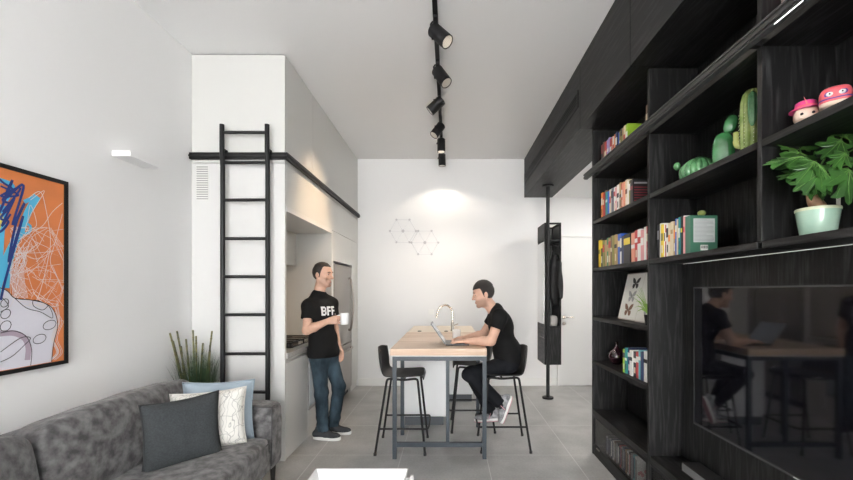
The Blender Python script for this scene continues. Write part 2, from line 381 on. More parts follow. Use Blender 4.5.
for k in range(4): M().cyl((-1.505, 4.02+.06*k, .93), (-1.505, 4.02+.06*k, .952), .013, n=14).obj('knob', STEEL, o, smooth=40)
# fridge surround and fridge
o = thing('fridge_housing', 'tall white housing around the steel fridge', 'cabinet', (FX, 4.80, 0))
M().box(XL+.003, FX, 4.80, 4.875, 0, 2.19).obj('side_panel', LACQC, o, bevel=.0015)
M().box(XL+.003, FX, 4.877, 5.80, 1.83, 2.19).obj('top_panel', LACQC, o, bevel=.0015)
M().box(XL+.003, FX-.02, 5.802, YB-.004, 0, 2.19).obj('larder_body', LACQC, o)
M().box(FX-.019, FX, 5.804, YB-.006, .10, .90).obj('door', LACQC, o, bevel=.0015)
M().box(FX-.019, FX, 5.804, YB-.006, .904, 2.19).obj('door', LACQC, o, bevel=.0015)
o = thing('fridge', 'tall stainless steel fridge freezer behind the standing man', 'fridge', (-1.75, 5.34, 0))
M().box(-2.15, FX-.05, 4.892, 5.786, .0, 1.805).obj('fridge_body', mat('fridge_grey', (.03, .03, .032), .5), o, bevel=.004)
M().box(FX-.05, FX+.004, 4.905, 5.775, .745, 1.80).obj('door', STEEL, o, bevel=.012, seg=3, smooth=40)
M().box(FX-.05, FX+.004, 4.905, 5.775, .09, .735).obj('freezer_drawer', STEEL, o, bevel=.012, seg=3, smooth=40)
M().tube(bez([(FX+.004, 5.58, 1.63), (FX+.045, 5.58, 1.60), (FX+.075, 5.58, 1.28), (FX+.045, 5.58, .95), (FX+.004, 5.58, .92)]), .014).obj('door_handle', STEEL, o, smooth=50)
M().tube(bez([(FX+.004, 5.02, .665), (FX+.045, 5.04, .665), (FX+.065, 5.34, .665), (FX+.045, 5.65, .665), (FX+.004, 5.67, .665)]), .014).obj('drawer_handle', STEEL, o, smooth=50)
# black ladder rail on the kitchen tower
RZ = 2.61
o = thing('ladder_rail', 'black metal ladder rail wrapped around the white kitchen cabinets', 'rail', (FX, FY, RZ))
M().box(XL+.003, FX+.03, FY-.038, FY-.008, RZ-.028, RZ+.028).box(FX+.008, FX+.038, FY-.038, YB-.03, RZ-.028, RZ+.028).obj('rail_bar', BLACKM, o, bevel=.004)
g = M().box(XL+.003, FX+.034, FY-.046, FY-.037, RZ-.006, RZ+.006).box(FX+.037, FX+.046, FY-.046, YB-.03, RZ-.006, RZ+.006)
g.obj('rail_groove', mat('rail_grey', (.014, .014, .0145), .45), o)
g = M()
for x in (-2.1, -1.46): M().box(x-.02, x+.02, FY-.009, FY-.001, RZ-.02, RZ+.02).obj('rail_bracket', BLACKM, o)
for y in (3.75, 4.55, 5.35, 6.0): M().box(FX+.001, FX+.009, y-.02, y+.02, RZ-.02, RZ+.02).obj('rail_bracket', BLACKM, o)
# ladder
LX0, LX1, LY = (222.7-449)/400*3.35, (267.7-449)/400*3.35, 3.35
o = thing('library_ladder', 'black metal ladder standing against the white kitchen cabinet', 'ladder', ((LX0+LX1)/2, LY, 0))
for x in (LX0, LX1):
    M().tube([(x, LY, .015), (x, LY, 2.50), (x, LY-.005, 2.56), (x, LY-.012, 2.64), (x, LY-.012, 2.85)], .019, 12).obj('rail', BLACKM, o, smooth=50)
    M().cyl((x, LY, 0), (x, LY, .03), .024, n=14).obj('foot', PLAST, o, smooth=50)
    M().box(x-.012, x+.012, LY-.005, FY-.03, RZ+.03, RZ+.045).box(x-.012, x+.012, FY-.036, FY-.024, RZ+.028, RZ+.045).obj('hook', BLACKM, o, bevel=.002)
for yy in (133, 162.5, 200, 238.6, 276.7, 314.8, 353.8, 392, 431):
    z = CH+(291-yy)/400*LY; M().tube([(LX0, LY-(.012 if z > 2.64 else 0), z), (LX1, LY-(.012 if z > 2.64 else 0), z)], .013, 10).obj('rung', BLACKM, o, smooth=50)
# wall light
o = thing('wall_light', 'small white slab wall light on the left wall', 'lamp', (XL, 2.75, 2.36))
M().box(XL+.001, -2.085, 2.62, 2.885, 2.345, 2.381).obj('lamp_slab', mat('white_lamp', (.78, .78, .78), .5), o, bevel=.002)
M().box(XL+.02, -2.10, 2.64, 2.865, 2.3814, 2.383).obj('diffuser', mat('lamp_glow', (1, 1, 1), .5, emit=(1, .95, .88), emit_s=.3), o)

# ================================================================== SOFA
SY1 = 3.08; SYA = 2.90; SX = -1.275
so = thing('sofa', 'long grey suede sofa along the left wall under the abstract picture', 'sofa', (-1.75, 2.0, 0))
M().soft((-1.745, 1.72, .225), (.455, 1.34, .075), 14, 10).obj('base_frame', SUEDE, so, smooth=60)
M().soft((-2.13, 1.72, .46), (.075, 1.34, .30), 12, 12).obj('back_frame', SUEDE, so, smooth=60)
def seat_cushion(y0, y1, sd): 
    c = M().soft((-1.66, (y0+y1)/2, .318), (.40, (y1-y0)/2, .105), 9, 26, puff=(0, 0, .10), wob=.008, seed=sd).obj('seat_cushion', SUEDE, so, smooth=80)
    M().tube([(-1.268, y0+.05, .385), (-1.268, y1-.03, .385)], .0045, 6).obj('piping', SUEDEP, c, smooth=60)
seat_cushion(1.66, SYA-.002, 1); seat_cushion(.42, 1.655, 2)
a = M().soft((-1.735, (SYA+SY1)/2, .385), (.455, .09, .243), 12, 20, puff=(0, .06, .02), wob=.005).obj('armrest', SUEDE, so, smooth=70)
M().tube(bez([(-1.29, SYA+.004, .19), (-1.287, SYA+.004, .595), (-1.31, SYA+.004, .615), (-2.1, SYA+.004, .618)]), .0035, 6).obj('piping', SUEDEP, a, smooth=60)
M().soft((-1.735, .42-.10, .385), (.455, .09, .243), 12, 14).obj('armrest', SUEDE, so, smooth=70)
RB = Matrix.Rotation(math.radians(-9), 3, 'Y')
def back_cushion(y0, y1, sd):
    c = M().soft((-1.955, (y0+y1)/2, .615), (.105, (y1-y0)/2, .215), 6.5, 26, R=RB, puff=(.28, 0, .035), wob=.012, seed=sd).obj('back_cushion', SUEDE, so, smooth=80)
back_cushion(1.845, SYA+.06, 3); back_cushion(.75, 1.84, 4)
for x in (-1.33, -2.12):
    for y in (.36, 3.02):
        M().cyl((x, y, 0), (x, y, .155), .014, .022, 14).obj('leg', mat('dark_wood_leg', (.012, .011, .010), .4), so, smooth=50)

# throw pillows
def pillow(name, label, b0, b1, hgt, lean, thick, m, seed, piping=None, flange=0):
    b0, b1 = Vector(b0), Vector(b1); c0 = (b0+b1)/2; ux = (b1-b0).normalized(); w = (b1-b0).length
    nrm = Vector((ux.y, -ux.x, 0)).normalized()
    uz = (Vector((0, 0, 1))*math.cos(lean)-nrm*math.sin(lean)).normalized(); nn = ux.cross(uz)
    N = 26; pos = {}; mm = M(); vs = []; fs = []
    cen = c0+uz*hgt*.5
    for side in (1, -1):
        for i in range(N+1):
            for j in range(N+1):
                u, v = -1+2*i/N, -1+2*j/N
                x = u*w/2*(1-.085*(1-v*v)*abs(u)**2); z = v*hgt/2*(1-.085*(1-u*u)*abs(v)**2)
                t = max(0, (1-u**4)*(1-v**4))**.62*thick*.5
                p = cen+ux*x+uz*z
                t *= 1+.16*noise.noise(Vector((u*2, v*2, seed)))
                wr = .006*noise.noise(Vector((u*5, v*5, seed+9)))*(1-u**4)*(1-v**4)
                vs.append(p+nn*(side*t+wr))
    K = (N+1)**2
    for s_ in (0, 1):
        for i in range(N):
            for j in range(N):
                a = s_*K+i*(N+1)+j; fs.append((a, a+1, a+N+2, a+N+1))
    o = M().add(vs, fs).obj(name, m, None, smooth=180)
    tag(o, label, 'cushion', 'throw cushions on the sofa')
    if piping:
        pts = []
        for k in range(4*12):
            e, t = divmod(k, 12); t = -1+2*t/12; u, v = ((t, -1), (1, t), (-t, 1), (-1, -t))[e]
            pts.append(cen+ux*u*w/2*(1-.085*(1-v*v))+uz*v*hgt/2*(1-.085*(1-u*u)))
        M().tube(pts, .005, 6, closed=True).obj('piping', piping, o, smooth=60)
    return o, (cen, ux, uz, nn, w, hgt)
DK = mat('charcoal_linen', (.050, .056, .060), .9, spec=.15, noise_amt=.15, noise_scale=120, bump=.3, bump_scale=350)
BL = mat('pale_blue_linen', (.31, .375, .43), .9, spec=.15, bump=.2, bump_scale=300)
# white linen with a scribbled leaf line pattern
WP = bpy.data.materials.new('white_leaf_print'); WP.use_nodes = True; nt = WP.node_tree; bb = nt.nodes['Principled BSDF']; bb.inputs['Roughness'].default_value = .9
tc = nt.nodes.new('ShaderNodeTexCoord'); nz = nt.nodes.new('ShaderNodeTexNoise'); nz.inputs['Scale'].default_value = 9; nt.links.new(tc.outputs['Object'], nz.inputs['Vector'])
mxv = nt.nodes.new('ShaderNodeMix'); mxv.data_type = 'RGBA'; mxv.inputs['Factor'].default_value = .10; nt.links.new(tc.outputs['Object'], mxv.inputs['A']); nt.links.new(nz.outputs['Color'], mxv.inputs['B'])
vo = nt.nodes.new('ShaderNodeTexVoronoi'); vo.feature = 'DISTANCE_TO_EDGE'; vo.inputs['Scale'].default_value = 13; nt.links.new(mxv.outputs['Result'], vo.inputs['Vector'])
lt = nt.nodes.new('ShaderNodeMath'); lt.operation = 'LESS_THAN'; lt.inputs[1].default_value = .022; nt.links.new(vo.outputs['Distance'], lt.inputs[0])
wv = nt.nodes.new('ShaderNodeTexWave'); wv.inputs['Scale'].default_value = 14; wv.inputs['Distortion'].default_value = 9; wv.inputs['Detail'].default_value = 1; nt.links.new(tc.outputs['Object'], wv.inputs['Vector'])
g2 = nt.nodes.new('ShaderNodeMath'); g2.operation = 'GREATER_THAN'; g2.inputs[1].default_value = .965; nt.links.new(wv.outputs['Fac'], g2.inputs[0])
mm2 = nt.nodes.new('ShaderNodeMath'); mm2.operation = 'MAXIMUM'; nt.links.new(lt.outputs[0], mm2.inputs[0]); nt.links.new(g2.outputs[0], mm2.inputs[1])
mf = nt.nodes.new('ShaderNodeMath'); mf.operation = 'MULTIPLY'; mf.inputs[1].default_value = .55; nt.links.new(mm2.outputs[0], mf.inputs[0])
mc = nt.nodes.new('ShaderNodeMix'); mc.data_type = 'RGBA'; nt.links.new(mf.outputs[0], mc.inputs['Factor']); mc.inputs['A'].default_value = (.72, .71, .67, 1); mc.inputs['B'].default_value = (.20, .20, .20, 1)
nt.links.new(mc.outputs['Result'], bb.inputs['Base Color'])
pillow('throw_cushion', 'charcoal grey throw cushion in front of the other cushions on the sofa', (-1.745, 2.27, .398), (-1.472, 2.595, .405), .405, math.radians(8), .15, DK, 1, mat('charcoal_edge', (.035, .038, .04), .9))
pillow('throw_cushion', 'white throw cushion printed with thin grey leaf lines, between two others', (-1.765, 2.52, .415), (-1.385, 2.74, .415), .385, math.radians(8), .13, WP, 2, mat('white_edge', (.68, .67, .63), .9))
pillow('throw_cushion', 'pale blue throw cushion at the back against the sofa arm', (-1.83, 2.73, .415), (-1.385, 2.84, .415), .415, math.radians(4), .11, BL, 3, BL)

# ================================================================== PICTURE on the left wall
PX = XL+.020
def wp(x, y, off=0): d = -PX*400/(449-x); return Vector((PX+off, d, CH+(291-y)/400*d))
y1 = 2.295; y0 = 1.40; z0, z1 = 1.046, 2.085
pic = thing('picture', 'black framed orange abstract picture with blue scribbles on the left wall', 'picture', (XL, 1.85, z0))
fr = .021
M().box(XL+.002, PX+.007, y0, y1, z0, z0+fr).box(XL+.002, PX+.007, y0, y1, z1-fr, z1).box(XL+.002, PX+.007, y0, y0+fr, z0+fr, z1-fr).box(XL+.002, PX+.007, y1-fr, y1, z0+fr, z1-fr).obj('frame', mat('black_frame', (.006, .006, .006), .5, spec=.3), pic)
M().box(XL+.004, PX, y0+fr, y1-fr, z0+fr, z1-fr).obj('canvas', mat('orange_paint', (.70, .215, .065), .6, noise_amt=.10, noise_scale=4), pic)
ya, yb, za, zb = y0+fr+.003, y1-fr-.003, z0+fr+.003, z1-fr-.003
def clampw(p): p.y = min(max(p.y, ya), yb); p.z = min(max(p.z, za), zb); return p
KS = [0]
def stroke(px, wd, mm, off=.0012, smooth=True):
    KS[0] += 1; off += (KS[0] % 14)*.00005
    pts = [clampw(wp(*q)) for q in px]
    if smooth: pts = [clampw(p) for p in bez(pts, 7)]
    vs = []
    for i, p in enumerate(pts):
        t = (pts[min(i+1, len(pts)-1)]-pts[max(i-1, 0)]); n = Vector((0, -t.z, t.y)); n = n.normalized() if n.length > 1e-7 else Vector((0, 0, 1))
        for s_ in (-1, 1): q = clampw(p+n*wd*s_); q.x = PX+off+i*.000012; vs.append(q)
    mm.add(vs, [(2*i, 2*i+1, 2*i+3, 2*i+2) for i in range(len(pts)-1)])
# pale figure at the bottom
poly = bez([wp(-60, 277), wp(0, 288), wp(14, 298), wp(30, 300), wp(46, 304), wp(54, 312), wp(57, 326), wp(53, 344), wp(51, 362)], 6)
poly = [clampw(p) for p in poly]+[clampw(wp(51, 372)), clampw(wp(-60, 420)), clampw(wp(-100, 420)), clampw(wp(-100, 300))]
for p in poly: p.x = PX+.0006
M().add(poly, [tuple(range(len(poly)))]).obj('pale_figure', mat('lilac_white_paint', (.68, .67, .74), .6), pic)
m_ = M()
stroke([(-40, 150), (-5, 178), (12, 186), (5, 200)], .012, m_); stroke([(37, 196), (28, 212), (20, 232), (10, 250), (2, 270), (-6, 300)], .018, m_); stroke([(22, 222), (30, 226), (28, 233), (18, 233), (12, 240)], .007, m_)
stroke([(24, 202), (33, 198), (38, 198)], .010, m_); stroke([(2, 205), (0, 230), (-2, 260), (-4, 292)], .020, m_)
stroke([(-30, 180), (-20, 230), (-30, 290), (-60, 330)], .05, m_); stroke([(14, 245), (8, 268), (6, 288)], .014, m_)
m_.obj('cyan_strokes', mat('cyan_paint', (.09, .47, .72), .6), pic)
m_ = M()
stroke([(-20, 250), (0, 210), (12, 180), (5, 198), (23, 185), (12, 225), (24, 203), (15, 225), (8, 262), (18, 230), (22, 218), (6, 275), (0, 300)], .0058, m_, .0022)
stroke([(-10, 170), (2, 182), (12, 190), (2, 200), (10, 205), (0, 218), (8, 222), (-6, 232), (-30, 200)], .0055, m_, .0022)
stroke([(0, 186), (18, 195), (0, 196), (20, 188), (2, 212), (14, 198), (1, 226), (10, 214)], .0048, m_, .0022)
stroke([(-60, 180), (-40, 260), (-20, 190), (-30, 300), (-70, 250)], .006, m_, .0022)
m_.obj('navy_scribble', mat('navy_paint', (.012, .035, .19), .6), pic)
m_ = M(); rnd = random.Random(3)
stroke([(28, 198), (40, 192), (46, 212), (50, 240), (47, 262), (40, 290), (36, 300)], .0016, m_, .0018)
stroke([(30, 200), (44, 191), (30, 215), (25, 230), (36, 225), (30, 205), (27, 222)], .0014, m_, .0018)
stroke([(18, 240), (30, 232), (42, 226), (52, 212), (62, 203)], .0014, m_, .0018); stroke([(62, 214), (54, 245), (50, 262), (58, 280), (62, 290)], .0014, m_, .0018)
for k in range(26):
    x, y = rnd.uniform(14, 40), rnd.uniform(232, 300); pts = [(x, y)]
    for j in range(6): x = min(max(x+rnd.uniform(-26, 26), 10), 63); y = min(max(y+rnd.uniform(-28, 28), 228), 306); pts.append((x, y))
    stroke(pts, .0011, m_, .0018, smooth=k % 3 == 0)
for k in range(12): stroke([(12+k*1.6, 240+rnd.uniform(0, 30)), (10+k*1.2, 270), (13+k*1.3, 298)], .0012, m_, .0018)
for k in range(8):
    x = rnd.uniform(53, 60); stroke([(x, 300+k*3), (x+3, 322), (x-3, 338), (x+2, 352), (x-5, 360)], .0013, m_, .0018)
m_.obj('white_scribble', mat('white_paint_line', (.74, .66, .64), .6), pic)
m_ = M()
stroke([(-60, 277), (0, 288), (14, 298), (30, 300), (46, 304), (54, 312), (57, 326), (53, 344), (51, 362)], .0019, m_, .0026)
stroke([(14, 298), (26, 308), (40, 312), (52, 318), (48, 306), (34, 300), (33, 306), (42, 310), (48, 305)], .0017, m_, .0026)
for cx, cy, rx, ry in ((49, 325, 6.5, 4.5), (39, 339, 6.5, 4.5), (5, 314, 5, 4.5), (5, 326, 5.5, 5), (4, 303, 4, 4)):
    stroke([(cx+rx*math.cos(a*.7), cy+ry*math.sin(a*.7)-.25*rx*math.cos(a*.7)) for a in range(10)], .0017, m_, .0026)
stroke([(0, 333), (14, 331), (26, 337), (31, 350), (30, 366)], .0017, m_, .0026); stroke([(0, 362), (12, 356), (24, 345), (30, 338), (20, 338), (0, 352)], .0017, m_, .0026); stroke([(0, 296), (8, 306), (0, 312)], .0017, m_, .0026)
m_.obj('ink_outline', mat('ink_line', (.02, .02, .022), .6), pic)
m_ = M(); stroke([(-10, 335), (12, 333), (24, 338), (28, 348), (27, 360)], .014, m_, .0016); m_.obj('mauve_stroke', mat('mauve_paint', (.42, .34, .42), .6), pic)
m_ = M(); stroke([(-4, 212), (1, 216), (0, 222), (-3, 232)], .008, m_, .0020); m_.obj('yellow_stroke', mat('yellow_paint', (.72, .62, .10), .6), pic)

# ================================================================== CORNER PLANT
o = thing('bamboo_plant', 'bushy bamboo cane and grass plant in the corner behind the sofa', 'plant', (-2.03, 3.25, 0))
M().lathe([(.085, 0), (.11, .30), (.115, .31), (.105, .31), (.095, .27), (0, .27)], (-2.03, 3.25, 0), 28).obj('pot', mat('grey_pot', (.2, .2, .2), .6), o, smooth=40)
rnd = random.Random(5)
for k, (tx, ty) in enumerate(((170, 333), (173, 341), (177, 331), (193, 330), (196, 336), (212, 331), (210, 345), (186, 339), (203, 343), (181, 346))):
    top = P(tx, ty, min(3.25+rnd.uniform(-.08, .06), 2.18*400/(449-tx))); bot = Vector((-2.03+(top.x+2.03)*.3+rnd.uniform(-.02, .02), 3.25+rnd.uniform(-.04, .04), .26))
    c = M().tube([bot.lerp(top, t/6) for t in range(7)], .0068, 8).obj('cane', mat('cane_green', (.055, .085, .02), .5, noise_amt=.8, noise_scale=9, col2=(.22, .20, .06), stretch=(1, 1, 3)), o, smooth=50)
    g = M()
    for t in (.35, .5, .65, .8, .93): q = bot.lerp(top, t); g.cyl(q-Vector((0, 0, .004)), q+Vector((0, 0, .004)), .0083, n=8)
    g.obj('node', mat('cane_node', (.12, .10, .03), .6), c)
g = M()
for k in range(800):
    a = rnd.uniform(0, 6.28); r = rnd.uniform(0, .07); L = rnd.uniform(.48, .80); sp_ = abs(rnd.gauss(.11, .07))
    b0 = Vector((-2.03+r*math.cos(a), 3.25+r*math.sin(a), .26)); out = Vector((math.cos(a), math.sin(a)*.8, 0))
    pts = [b0+out*sp_*t*t*1.15+Vector((0, 0, L*(t-.10*t**3*sp_*6))) for t in (0, .3, .55, .8, 1)]
    side = Vector((-math.sin(a+rnd.uniform(-1, 1)), math.cos(a), 0)).normalized()
    vs = []
    for i, p in enumerate(pts):
        p.x = min(max(p.x, XL+.015), -1.925); p.y = min(max(p.y, 3.10), 3.41); wd = .0024*(1-.9*(i/4)**1.5); vs += [p-side*wd, p+side*wd]
    g.add(vs, [(2*i, 2*i+1, 2*i+3, 2*i+2) for i in range(4)])
g.obj('grass_blades', mat('grass_blade', (.035, .075, .028), .55, noise_amt=.5, noise_scale=20), o)

# ================================================================== COFFEE TABLE (white tray table)
o = thing('tray_table', 'low white tray table with a raised rim in front of the sofa', 'table', (-.52, 2.0, 0))
WT = mat('white_tray', (.68, .68, .68), .35)
tx0, tx1, ty0, ty1 = -.795, -.242, 1.72, 2.39
def ring(x0, x1, y0_, y1_, z): return [(x0, y0_, z), (x1, y0_, z), (x1, y1_, z), (x0, y1_, z)]
m_ = M(); m_.v = []
A = ring(tx0, tx1, ty0, ty1, .40); B = ring(tx0+.006, tx1-.006, ty0+.006, ty1-.006, .40); C = ring(tx0+.03, tx1-.03, ty0+.03, ty1-.03, .335); D = ring(tx0+.025, tx1-.025, ty0+.025, ty1-.025, .325)
m_.add(A+B+C+D, [(i, (i+1) % 4, 4+(i+1) % 4, 4+i) for i in range(4)]+[(4+i, 4+(i+1) % 4, 8+(i+1) % 4, 8+i) for i in range(4)]+[(8, 9, 10, 11)]+[(i, 12+i, 12+(i+1) % 4, (i+1) % 4) for i in range(4)]+[(15, 14, 13, 12)])
m_.obj('tray', WT, o)
for (x, y) in ((-.215, 2.33), (-.74, 2.28), (-.215, 1.78), (-.74, 1.78)):
    q = -.035 if x > -.5 else 0
    m = M().box(x-.009, x+.009, y-.012, y+.012, 0, .385 if q else .325)
    if q: m.box(x-.04, x-.008, y-.010, y+.010, .355, .372)
    m.obj('leg', WT, o, bevel=.002)

# ================================================================== BAR TABLE + ISLAND
TX0, TX1, TY0, TY1 = -.511, .329, 3.464, 4.90
o = thing('bar_table', 'high bar table with pale wood top on blue-black steel frame', 'table', (-.09, 4.1, 0))
M().box(TX0, TX1, TY0, TY1, .9005, .958).obj('tabletop', OAK, o, bevel=.003)
M().box(TX0+.004, TX1-.004, TY0+.001, TY1-.002, .8925, .900).obj('under_board', LACQ, o)
a = M()
a.box(TX0+.02, TX1-.002, TY0+.004, TY0+.04, .855, .892).box(TX0+.02, TX0+.056, TY0+.04, 4.32, .855, .892).box(TX1-.038, TX1-.002, TY0+.04, TY1, .855, .892)
a.obj('apron', BLUEM, o, bevel=.001)
for x, y in ((TX0+.038, TY0+.022), (TX1-.02, TY0+.022), (TX0+.038, 4.06), (TX1-.02, 4.30)):
    M().box(x-.0175, x+.0175, y-.0175, y+.0175, 0, .855).obj('leg', BLUEM, o, bevel=.001)
M().box(TX0+.056, TX1-.038, TY0+.006, TY0+.038, .105, .142).obj('stretcher', BLUEM, o, bevel=.001)
M().box(-.027, .003, TY0+.008, TY0+.036, .142, .855).obj('centre_post', BLUEM, o, bevel=.001)
o = thing('island_cabinet', 'white kitchen island with pale wood counter behind the bar table', 'cabinet', (-.09, 5.0, 0))
ISL = mat('island_white', (.84, .85, .86), .3)
M().box(-.50, -.035, 4.335, 5.77, .10, .85).box(-.035, .315, 5.26, 5.77, .10, .90).box(-.50, -.035, 4.905, 5.77, .85, .90).obj('cabinet_body', ISL, o, bevel=.002)
M().box(-.48, -.06, 4.36, 5.75, 0, .10).box(-.06, .30, 5.29, 5.75, 0, .10).obj('plinth', mat('plinth_grey', (.10, .115, .13), .5), o)
M().box(-.505, .329, 4.904, 5.775, .905, .958).obj('countertop', OAKL, o, bevel=.003)
for x in (-.365, -.035):
    tag(M().lathe([(.024, 0), (.024, .006), (.016, .010), (0, .010)], (x, 4.955, .9585), 20).obj('counter_socket', mat('socket_dark', (.05, .04, .03), .5), None, smooth=40),
        'dark round pop-up socket on the island counter, %s' % ('the one farther from the tap' if x < -.2 else 'the one beside the tap'), 'socket', 'sockets on the island counter')
o = thing('tap', 'tall gooseneck nickel tap on the island counter', 'tap', (.045, 5.02, .958))
M().lathe([(.026, 0), (.026, .012), (.021, .02), (.021, .11), (.017, .115), (.017, .12)], (.045, 5.02, .959), 20).obj('tap_base', CHROME, o, smooth=40)
M().tube(bez([(.045, 5.02, 1.07), (.045, 5.02, 1.16), (.030, 5.02, 1.235), (-.035, 5.01, 1.285), (-.105, 5.0, 1.26), (-.140, 5.0, 1.20), (-.150, 5.0, 1.145)], 8), .0135, 14).obj('spout', CHROME, o, smooth=50)
M().cyl((-.1495, 5.0, 1.15), (-.152, 5.0, 1.128), .0165, n=16).obj('nozzle', CHROME, o, smooth=50)
M().cyl((.066, 5.02, 1.03), (.115, 5.01, 1.05), .0065, n=10).obj('lever', CHROME, o, smooth=50)

# ------------------------------------------------------------------ bar stools
def make_stool():
    r = thing('bar_stool', '', 'stool', (0, 0, 0), 'black bar stools at the high table')
    prof = [(.205, .655), (.20, .678), (.17, .690), (.06, .684), (-.06, .682), (-.13, .688), (-.172, .712), (-.200, .765), (-.214, .84), (-.222, .925), (-.223, .942)]
    wid = [.33, .37, .40, .42, .425, .43, .43, .43, .42, .385, .35]
    pr = bez([(a, 0, b) for a, b in prof], 3); ws = bez([(b, 0, 0) for b in wid], 3)
    vs = []; NV = 13
    for i, p in enumerate(pr):
        t = i/(len(pr)-1); back = max(0, min(1, (t-.5)/.25)); end = max(0, (t-.9)/.1)
        for j in range(NV):
            v = -1+2*j/(NV-1)
            vs.append(Vector((p.x+.05*back*abs(v)**2.2, v*ws[i].x/2, p.z+.014*(1-back)*abs(v)**3*(1 if t > .12 else .2)-.05*end*abs(v)**4)))
    sh = M().add(vs, [(i*NV+j, i*NV+j+1, (i+1)*NV+j+1, (i+1)*NV+j) for i in range(len(pr)-1) for j in range(NV-1)]).obj('seat_shell', PLAST, r, smooth=180)
    md = sh.modifiers.new('s', 'SOLIDIFY'); md.thickness = .011; md.offset = 0; md = sh.modifiers.new('b', 'SUBSURF'); md.levels = 1; bake(sh); sh.data.shade_smooth()
    fp = {}
    for sy in (-1, 1):
        B0 = Vector((-.222, sy*.215, .009)); B1 = Vector((-.125, sy*.168, .650)); F1 = Vector((.155, sy*.168, .650)); F0 = Vector((.222, sy*.215, .009))
        for a_, b_ in ((B0, B1), (F0, F1)):
            M().tube([a_, b_], .0105, 12).obj('leg', BLACKM, r, smooth=50)
            M().cyl(a_-Vector((0, 0, .009)), a_+Vector((0, 0, .012)), .0135, n=12).obj('foot_cap', PLAST, r, smooth=50)
        fp[sy] = (B0.lerp(B1, .345), F0.lerp(F1, .345))
    g = M()
    for sy in (-1, 1): g.tube(bez([(-.125, sy*.168, .650), (-.115, sy*.166, .664), (-.09, sy*.163, .668), (.03, sy*.163, .660), (.12, sy*.163, .668), (.145, sy*.166, .664), (.155, sy*.168, .650)], 5), .0105, 12)
    g.tube([(.03, -.163, .661), (.03, .163, .661)], .009, 10); g.tube([(-.09, -.163, .667), (-.09, .163, .667)], .009, 10)
    g.obj('seat_frame', BLACKM, r, smooth=50)
    n, q = fp[-1], fp[1]
    M().tube(bez([n[0], n[0].lerp(n[1], .5), n[1], n[1]+Vector((.045, .02, 0)), (n[1]+q[1])/2+Vector((.055, 0, 0)), q[1]+Vector((.045, -.02, 0)), q[1], q[0].lerp(q[1], .5), q[0]], 7), .0085, 10).obj('foot_ring', BLACKM, r, smooth=50)
    return r
st = make_stool(); st.location = (-.435, 3.765, 0); st['label'] = 'empty black bar stool on the left of the table, below the standing man\'s side'
st['label'] = 'empty black bar stool pulled up to the left side of the bar table'
s2 = copy_tree(st); s2.location = (.515, 3.815, 0); s2.rotation_euler.z = math.pi; s2['label'] = 'black bar stool that the man with the laptop sits on'
s3 = copy_tree(st); s3.location = (.25, 4.32, 0); s3.rotation_euler.z = math.pi; s3['label'] = 'black bar stool tucked under the table beyond the seated man'

# ------------------------------------------------------------------ things on the table
LA = mat('laptop_grey', (.045, .05, .055), .4, metal=.3)
o = thing('laptop', 'open dark grey laptop on the bar table under the seated man\'s hands', 'laptop', (-.03, 3.80, .958))
M().box(-.03, .185, 3.655, 3.965, .960, .974).obj('laptop_base', LA, o, bevel=.004)
M().box(.015, .115, 3.675, 3.945, .974, .9755).obj('keyboard', mat('keys_black', (.01, .01, .01), .5), o)
M().box(.123, .178, 3.76, 3.86, .974, .9748).obj('touchpad', mat('pad_grey', (.07, .075, .08), .3), o)
hin = Vector((-.033, 3.81, .972)); u = (P(432.2, 323.5, 3.81)-hin).normalized(); n = Vector((0, 1, 0)).cross(u).normalized(); L = .232
M().obox(hin+u*L/2, u, Vector((0, 1, 0)), n, L/2, .155, .0045).obj('laptop_lid', mat('lid_silver', (.18, .19, .20), .35, metal=.5), o, bevel=.003)
M().obox(hin+u*L/2+(n if n.x > 0 else -n)*.0049, u, Vector((0, 1, 0)), n, L/2-.014, .145, .0006).obj('screen', mat('laptop_screen', (.10, .11, .12), .1, emit=(.7, .75, .8), emit_s=.25), o)
WC = mat('white_ceramic', (.80, .82, .82), .18, coat=.3)
def mug(loc, label, hdir, r=.044, h=.09):
    o = thing('mug', label, 'mug', loc, None); c = Vector(loc)
    M().lathe([(0, .0), (r*.82, 0), (r*.9, .004), (r, h), (r-.004, h), (r*.86, .008), (0, .008)], c, 28).obj('mug_body', WC, o, smooth=40)
    d = Vector((math.cos(hdir), math.sin(hdir), 0))
    M().tube(bez([c+d*(r-.003)+Vector((0, 0, h*.8)), c+d*(r+.025)+Vector((0, 0, h*.78)), c+d*(r+.03)+Vector((0, 0, h*.45)), c+d*(r-.005)+Vector((0, 0, h*.22))], 6), .005, 8).obj('handle', WC, o, smooth=50)
mug((.078, 4.22, .959), 'white coffee mug on the bar table behind the laptop', 2.0, .046, .092)

# ================================================================== BACK WALL details
def hexa(cx, cy, R, label):
    d = YB-.008; sc = d/400; c = P(cx, cy, d); o = thing('hexagon_wall_decor', label, 'decoration', c, 'hexagon line decorations on the back wall')
    v = [c+Vector((R*sc*math.cos(k*math.pi/3), 0, R*sc*math.sin(k*math.pi/3))) for k in range(6)]
    a = M()
    for k in range(6): a.tube([v[k], v[(k+1) % 6]], .0030, 6)
    a.obj('rim', mat('decor_grey', (.58, .59, .61), .5), o)
    a = M()
    for k in range(6): a.tube([c, v[k]], .0032, 6)
    a.obj('spokes', mat('decor_pale', (.66, .66, .68), .5), o)
    for k, q in enumerate(v+[c]):
        M().cyl(q+Vector((0, .004, 0)), q-Vector((0, .004, 0)), .017 if k < 6 else .024, n=12).obj('node', mat('decor_node', (.55, .54, .56), .5), o)
hexa(403, 231, 13.0, 'pale hexagon line decoration on the back wall, the upper one')
hexa(424.9, 242.6, 13.4, 'pale hexagon line decoration on the back wall, the lower one nearer the tap')
